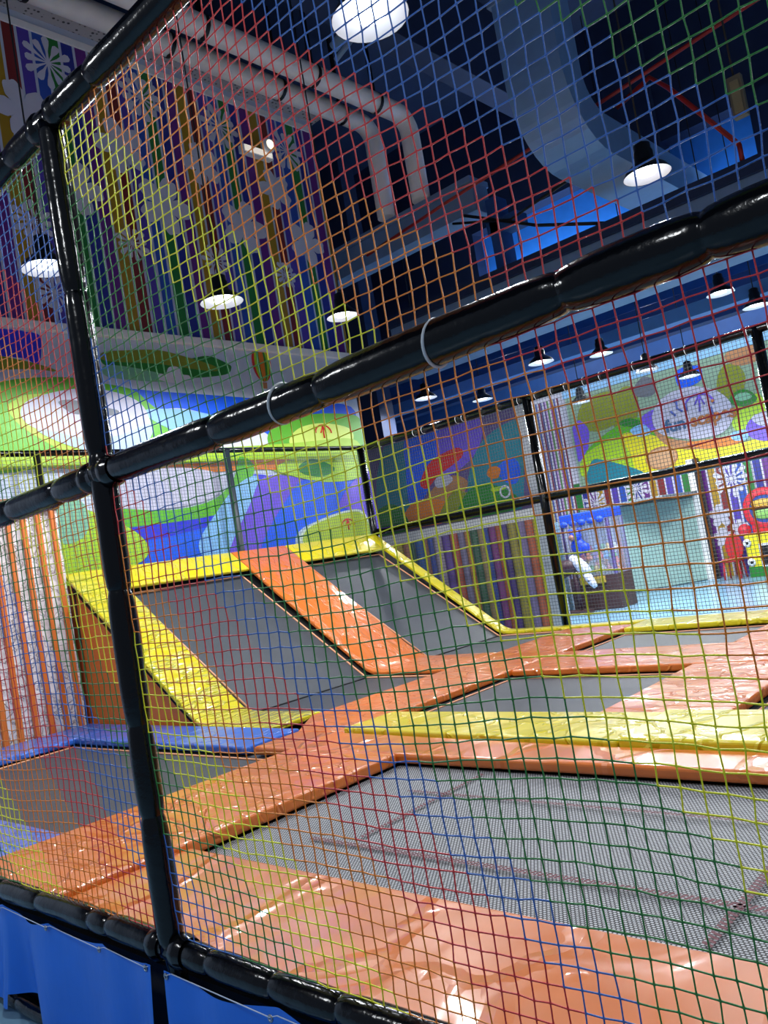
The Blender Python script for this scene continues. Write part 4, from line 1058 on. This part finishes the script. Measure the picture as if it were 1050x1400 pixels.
# yellow arcade unit with round sign and red chair
t = empty('arcade_cabinet', (-3.6, 17.0, -0.5), 'yellow arcade cabinet under a round red-rimmed sign at the frame edge', 'arcade machine')
AY = flat('arcade_yellow', (0.90, 0.84, 0.10)); AR = flat('arcade_red', (0.82, 0.16, 0.22))
mb = MB(); mb.box((-4.0, 16.9, -.5), (-2.6, 17.5, .42)); mb.build('cabinet', AY, t, 0.03)
mb = MB(); mb.box((-4.0, 16.885, -.5), (-2.6, 16.9, -.28)); mb.build('plinth', GM['dkgreen'], t)
mb = MB(); mb.box((-3.72, 16.86, -.30), (-3.0, 16.9, .20)); mb.build('screen_frame', WHITE_GLOSS, t, 0.02)
mb = MB(); mb.box((-3.66, 16.85, -.26), (-3.06, 16.862, .15)); mb.build('screen', BLACK, t)
mb = MB(); mb.box((-3.85, 17.05, .42), (-3.0, 17.4, .62)); mb.build('sign_neck', AR, t, 0.05)
cx, cz = -3.52, .92
mb = MB(); mb.lathe([(.30, -.05), (.42, -.07), (.46, 0), (.42, .06), (.001, .06)], (cx, 17.1, cz), 28, 0, 'y'); mb.build('sign_ring', AR, t)
mb = MB(); mb.lathe([(.001, -.03), (.33, -.03)], (cx, 17.1, cz), 28, 0, 'y'); mb.build('sign_face', flat('sign_blue', (.16, .30, .62)), t)
for nm, c, zz, sx, szz in (('top_layer', (.86, .68, .25), .12, .26, .10), ('dark_layer', (.20, .13, .10), .02, .28, .05), ('green_layer', (.55, .75, .38), -.10, .25, .12)):
    mb = MB(); mb.ball((cx, 17.06, cz + zz), 1.0, 0, 14, (sx, .04, szz)); mb.build(nm, flat('layer_' + nm, c), t)
for dx in (-.46, .46):
    mb = MB(); mb.ball((cx + dx, 17.0, .52), .14, 0, 12); mb.build('red_knob', AR, t)
for (dx, zz) in ((-.42, .24), (-.40, -.18), (.4, .24)):
    mb = MB(); mb.ball((cx + dx, 16.88, zz), .09, 0, 12, (1, .4, 1)); mb.ball((cx + dx + .01, 16.85, zz), .035, 1, 8, (1, .4, 1)); mb.build('ball_knob', [WHITE_GLOSS, BLACK], t)
t = empty('red_chair', (-4.33, 17.0, -0.5), 'red rounded chair before the stripes beside the yellow cabinet', 'chair')
RC = flat('chair_red', (0.78, 0.16, 0.18))
mb = MB()
ring = [(math.cos(a), math.sin(a)) for a in [k * math.tau / 20 for k in range(20)]]
mb.prism([(-4.35 + .20 * u, 17.2, .18 + .30 * v) for u, v in ring], (0, .06, 0)); mb.build('backrest', RC, t, .02)
mb = MB(); mb.lathe([(.001, 0), (.22, 0), (.24, .03), (.22, .07), (.001, .08)], (-4.35, 17.0, -.12), 20); mb.build('seat', RC, t)
for dx in (-.15, .15):
    for dy in (-.14, .16):
        mb = MB(); mb.tube([(-4.35 + dx * 1.2, 17.0 + dy * 1.2, -.5), (-4.35 + dx, 17.0 + dy, -.11)], .022, 8); mb.build('leg', RC, t)
# leaf board with umbrella standing behind the ramp top
t = empty('leaf_board', (-6.2, 6.9, 1.6), 'yellow-green leaf shaped board with red umbrella mark above the second ramp', 'sign')
LB = smooth_closed([(6.26, 1.64), (6.4, 1.79), (6.74, 1.89), (7.2, 1.98), (7.54, 1.98), (7.69, 1.84), (7.74, 1.66), (7.69, 1.5), (6.94, 1.5), (6.35, 1.53)], 5)
mb = MB(); mb.prism([(-6.17, u, v) for u, v in LB], (-.10, 0, 0)); mb.build('board', flat('leaf_edge', (.82, .88, .80)), t, tri=True)
c_ = (sum(p[0] for p in LB) / len(LB), sum(p[1] for p in LB) / len(LB))
mb = MB(); mb.prism([(-6.166, c_[0] + (u - c_[0]) * .93, c_[1] + (v - c_[1]) * .88) for u, v in LB], (-.003, 0, 0)); mb.build('face_print', flat('leaf_green', (.70, .80, .20)), t, tri=True)
umbrella_mark(t, [(7.24, 1.76)][0], .13, 'x', -6.17, 3, GM['red'])

# ------------------------------------------------------------------ front frame of padded pipes
t = empty('front_net_frame', (0, 0, -0.5), 'near black padded pipe frame carrying the rainbow net', 'frame')
def sleeve(a, b, r, joints, seg=28, name='padded_pipe', squash=1.0, wob=0.004, fine=0.05):
    """padded pipe from a to b with pinched joints at the given distances"""
    A, B = Vector(a), Vector(b)
    L = (B - A).length
    ds = set([0, L])
    n = int(L / fine)
    for i in range(n + 1):
        ds.add(L * i / n)
    for j in joints:
        for e in (-.10, -.07, -.045, -.03, -.014, -.004, 0, .004, .014, .03, .045, .07, .10):
            if 0 < j + e < L:
                ds.add(j + e)
    ds = sorted(ds)
    ds = [q for i_, q in enumerate(ds) if i_ == 0 or q - ds[i_ - 1] > .0015]
    rs, pts = [], []
    ph = random.uniform(0, 6)
    for d_ in ds:
        rr = r * (1.03 + .03 * math.sin(d_ * 9 + ph))
        for j in joints:
            x = abs(d_ - j)
            if x < .10:
                rr *= 1 - .15 * (1 - x / .10) ** 2 - (.05 * (1 - x / .014) if x < .014 else 0)
        rs.append(rr)
        p = A.lerp(B, d_ / L)
        w = wob * math.sin(d_ * 3.1 + ph)
        pts.append(p + Vector((0, 0, w)) if abs((B - A).normalized().z) < .5 else p + Vector((w, 0, 0)))
    m_ = MB()
    m_.tube(pts, rs, seg)
    return m_.build(name, BLACK_FOAM, t)
XL, XR = -2.6, 3.4
sleeve((XL, 0, 1.585), (0, 0, 1.585), .047, [1.9, 2.3, 2.52])
sleeve((0, 0, 1.585), (XR, 0, 1.585), .047, [.09, .65, 1.08, 1.75, 2.02, 2.7])
sleeve((XL, 0, .052), (XR, 0, .052), .042, [1.3, 1.66, 2.09, 2.22, 2.54, 2.68, 2.82, 3.12, 3.39, 4.2, 5])
sleeve((XL, 0, 2.80), (XR, 0, 2.80), .047, [1.9, 2.3, 2.62, 2.9, 3.5, 4.2])
sleeve((0, 0, 2.80), (0, 0, .05), .042, [.6, 1.15, 1.6, 2.04, 2.33])
sleeve((0.0, .004, .05), (0.0, .004, -.5), .034, [.06], wob=0.001)
for x in (XL, XR):
    sleeve((x, 0, 2.80), (x, 0, -.5), .042, [.6, 1.6, 2.4])
sleeve((XL, .04, -.47), (XR, .04, -.47), .034, [1.2, 2.2])
# rounded collars where pipes meet
for z in (.052, 1.585, 2.80):
    for s_ in (-1, 1):
        mb = MB()
        mb.lathe([(.044, s_ * .035), (.054, s_ * .05), (.053, s_ * .075), (.046, s_ * .10)], (0, 0, z), 24, 0, 'x')
        mb.build('joint_collar', BLACK_FOAM, t)
for x, tilt in ((.93, .25), (1.44, .2)):
    mb = MB()
    R_ = .049
    mb.tube([(x + tilt * R_ * math.sin(a), R_ * math.cos(a), 1.585 + R_ * math.sin(a)) for a in [k * math.tau / 24 for k in range(25)]], .004, 6)
    mb.build('cable_tie', flat('grey_white_tie', (.72, .74, .76)), t)

# ------------------------------------------------------------------ rainbow net
LOW = [(-9, 1), (-1.45, 0), (-1.05, 1), (-0.62, 2), (-0.18, 3), (0.12, 4), (0.45, 0), (0.76, 1), (1.08, 2), (1.41, 3), (1.65, 4), (1.80, 0), (2.20, 1), (2.48, 2), (2.72, 3), (3.05, 4), (3.35, 0), (3.7, 1), (4.0, 2)]
HIGH = [(-9, 1), (-0.95, 2), (-0.50, 3), (-0.10, 4), (0.30, 0), (0.70, 1), (1.05, 2), (1.38, 3), (1.70, 4), (2.08, 0), (2.58, 1), (2.90, 2), (3.23, 3), (3.58, 4), (3.87, 0), (4.35, 1), (4.7, 2), (5.1, 3), (5.5, 4), (5.9, 0)]
def net_color(u, v, shift):
    if v < 1.58:
        s_ = u + v * (1 - .35 * min(1.5, max(0, u - .9))) + shift
        tab = LOW
    else:
        s_ = u + v + shift
        tab = HIGH
    c = 0
    for b, k in tab:
        if s_ >= b:
            c = k
    return c
def rainbow_net(u0, u1, v0, v1, label, shift, pitch=0.0405, r=0.0018, seed=1):
    rnd = random.Random(seed)
    nu = int(round((u1 - u0) / pitch))
    nv = int(round((v1 - v0) / pitch))
    pts = {}
    p1, p2, p3 = rnd.uniform(0, 6), rnd.uniform(0, 6), rnd.uniform(0, 6)
    for i in range(nu + 1):
        for j in range(nv + 1):
            u = u0 + (u1 - u0) * i / nu
            v = v0 + (v1 - v0) * j / nv
            eu = min(i, nu - i) / nu
            ev = min(j, nv - j) / nv
            amp = min(1, 6 * min(eu, ev) + .05)
            du = amp * (.006 * math.sin(v * 4.1 + p1) + .006 * math.sin(u * 5 + v * 3 + p2)) + rnd.uniform(-.0022, .0022)
            dv = amp * (.007 * math.sin(u * 3.3 + p3) + .007 * math.sin(u * 7.1 + v * 2 + p1)) + rnd.uniform(-.0022, .0022)
            dy = amp * (.020 * math.sin(u * 2.3 + p2) * math.sin(v * 2.7 + p3)) + rnd.uniform(-.0015, .0015)
            pts[i, j] = Vector((u + du, dy, v + dv))
    vs_, fs, ms = [], [], []
    def seg_(a, b, ci, axis):
        t_ = (b - a).normalized()
        e1 = t_.cross(Vector((0, 1, 0))).normalized()
        e2 = Vector((0, 1, 0))
        mid = (a + b) / 2
        o = len(vs_)
        for p, rr in ((a, r * 1.35), (a.lerp(b, .14), r), (a.lerp(b, .86), r), (b, r * 1.35)):
            for k in range(4):
                q = k * math.tau / 4 + .6
                vs_.append(p + (e1 * math.cos(q) + e2 * math.sin(q)) * rr)
        for s_ in range(3):
            for k in range(4):
                k2 = (k + 1) % 4
                fs.append((o + s_ * 4 + k, o + s_ * 4 + k2, o + s_ * 4 + 4 + k2, o + s_ * 4 + 4 + k))
                ms.append(ci)
    for i in range(nu + 1):
        for j in range(nv + 1):
            a = pts[i, j]
            su = net_color(u0 + (u1 - u0) * i / nu, v0 + (v1 - v0) * j / nv, shift)
            if i < nu:
                seg_(a, pts[i + 1, j], su, 0)
            if j < nv:
                seg_(a, pts[i, j + 1], su, 1)
    me = bpy.data.meshes.new('rainbow_net')
    me.from_pydata(vs_, [], fs)
    for m in NET:
        me.materials.append(m)
    me.polygons.foreach_set('material_index', ms)
    me.polygons.foreach_set('use_smooth', [True] * len(fs))
    o = bpy.data.objects.new('rainbow_net', me)
    COL.objects.link(o)
    return tag(o, label, 'net', 'rainbow safety nets')
rainbow_net(.05, 3.3, 1.63, 2.755, 'rainbow knotted net above the middle pipe on the wide side of the post', 0, seed=3)
rainbow_net(.05, 3.3, .095, 1.54, 'rainbow knotted net below the middle pipe on the wide side of the post', 0, seed=4)
rainbow_net(-2.5, -.05, 1.63, 2.755, 'rainbow knotted net above the middle pipe on the narrow side of the post', -.25, seed=5)
rainbow_net(-2.5, -.05, .095, 1.54, 'rainbow knotted net below the middle pipe on the narrow side of the post', 0, seed=6)

# ------------------------------------------------------------------ blue tarpaulin skirts below the front rail
def tarp(x0, x1, label, bottom, eyes, seed):
    rnd = random.Random(seed)
    m_ = MB()
    nx, nz = int((x1 - x0) / .012), 14
    ph = rnd.uniform(0, 6)
    vs_ = []
    for j in range(nz + 1):
        w = j / nz
        for i in range(nx + 1):
            x = x0 + (x1 - x0) * i / nx
            # scalloped top between eyelets
            zt = .022
            lo = [e for e in eyes if e <= x]
            hi = [e for e in eyes if e > x]
            if lo and hi:
                a, b = lo[-1], hi[0]
                zt -= .03 * math.sin(math.pi * (x - a) / (b - a)) * min(1, (b - a) / .4)
            z = zt + (bottom(x) - zt) * w
            y = -.048 - .004 + (.014 + .028 * w) * (math.sin(x * 17 + ph + 1.5 * math.sin(x * 5)) * .6 + .5 * math.sin(x * 9 - w * 1.5 + ph)) - .012 * w
            vs_.append((x, min(y, -.014), z))
    m_.add(vs_, [(j * (nx + 1) + i, j * (nx + 1) + i + 1, (j + 1) * (nx + 1) + i + 1, (j + 1) * (nx + 1) + i) for j in range(nz) for i in range(nx)], 0, True)
    o = tag(m_.build('tarpaulin_skirt', TARP), label, 'tarpaulin', 'blue tarpaulin skirts')
    for e in eyes:
        k_ = MB()
        k_.tube([(e + .008 * math.cos(a), -.070, .008 + .008 * math.sin(a)) for a in [q * math.tau / 12 for q in range(13)]], .003, 6)
        k_.build('eyelet', METAL, o)
    l_ = MB()
    pts = []
    for e in eyes:
        pts += [(e, -.072, .012), (e + .02, -.062, .016)]
    l_.tube(pts, .0018, 5)
    l_.build('lacing_cord', flat('pale_cord', (.7, .75, .85)), o)
    return o
def bl(x): return -.38 + (.06 if -1.18 < x < -.98 else 0) - (.10 if x > -.86 else (.10 * (x + .98) / .12 if x > -.98 else 0))
tarp(-2.5, -.035, 'blue tarpaulin skirt with a short lifted corner on the narrow side of the post', bl, [-2.3, -1.9, -1.5, -1.2, -.77, -.36, -.06], 2)
tarp(.045, 3.3, 'blue tarpaulin skirt below the rail on the wide side of the post', lambda x: -.49, [.06, .57, 1.15, 1.75, 2.3, 2.9], 5)
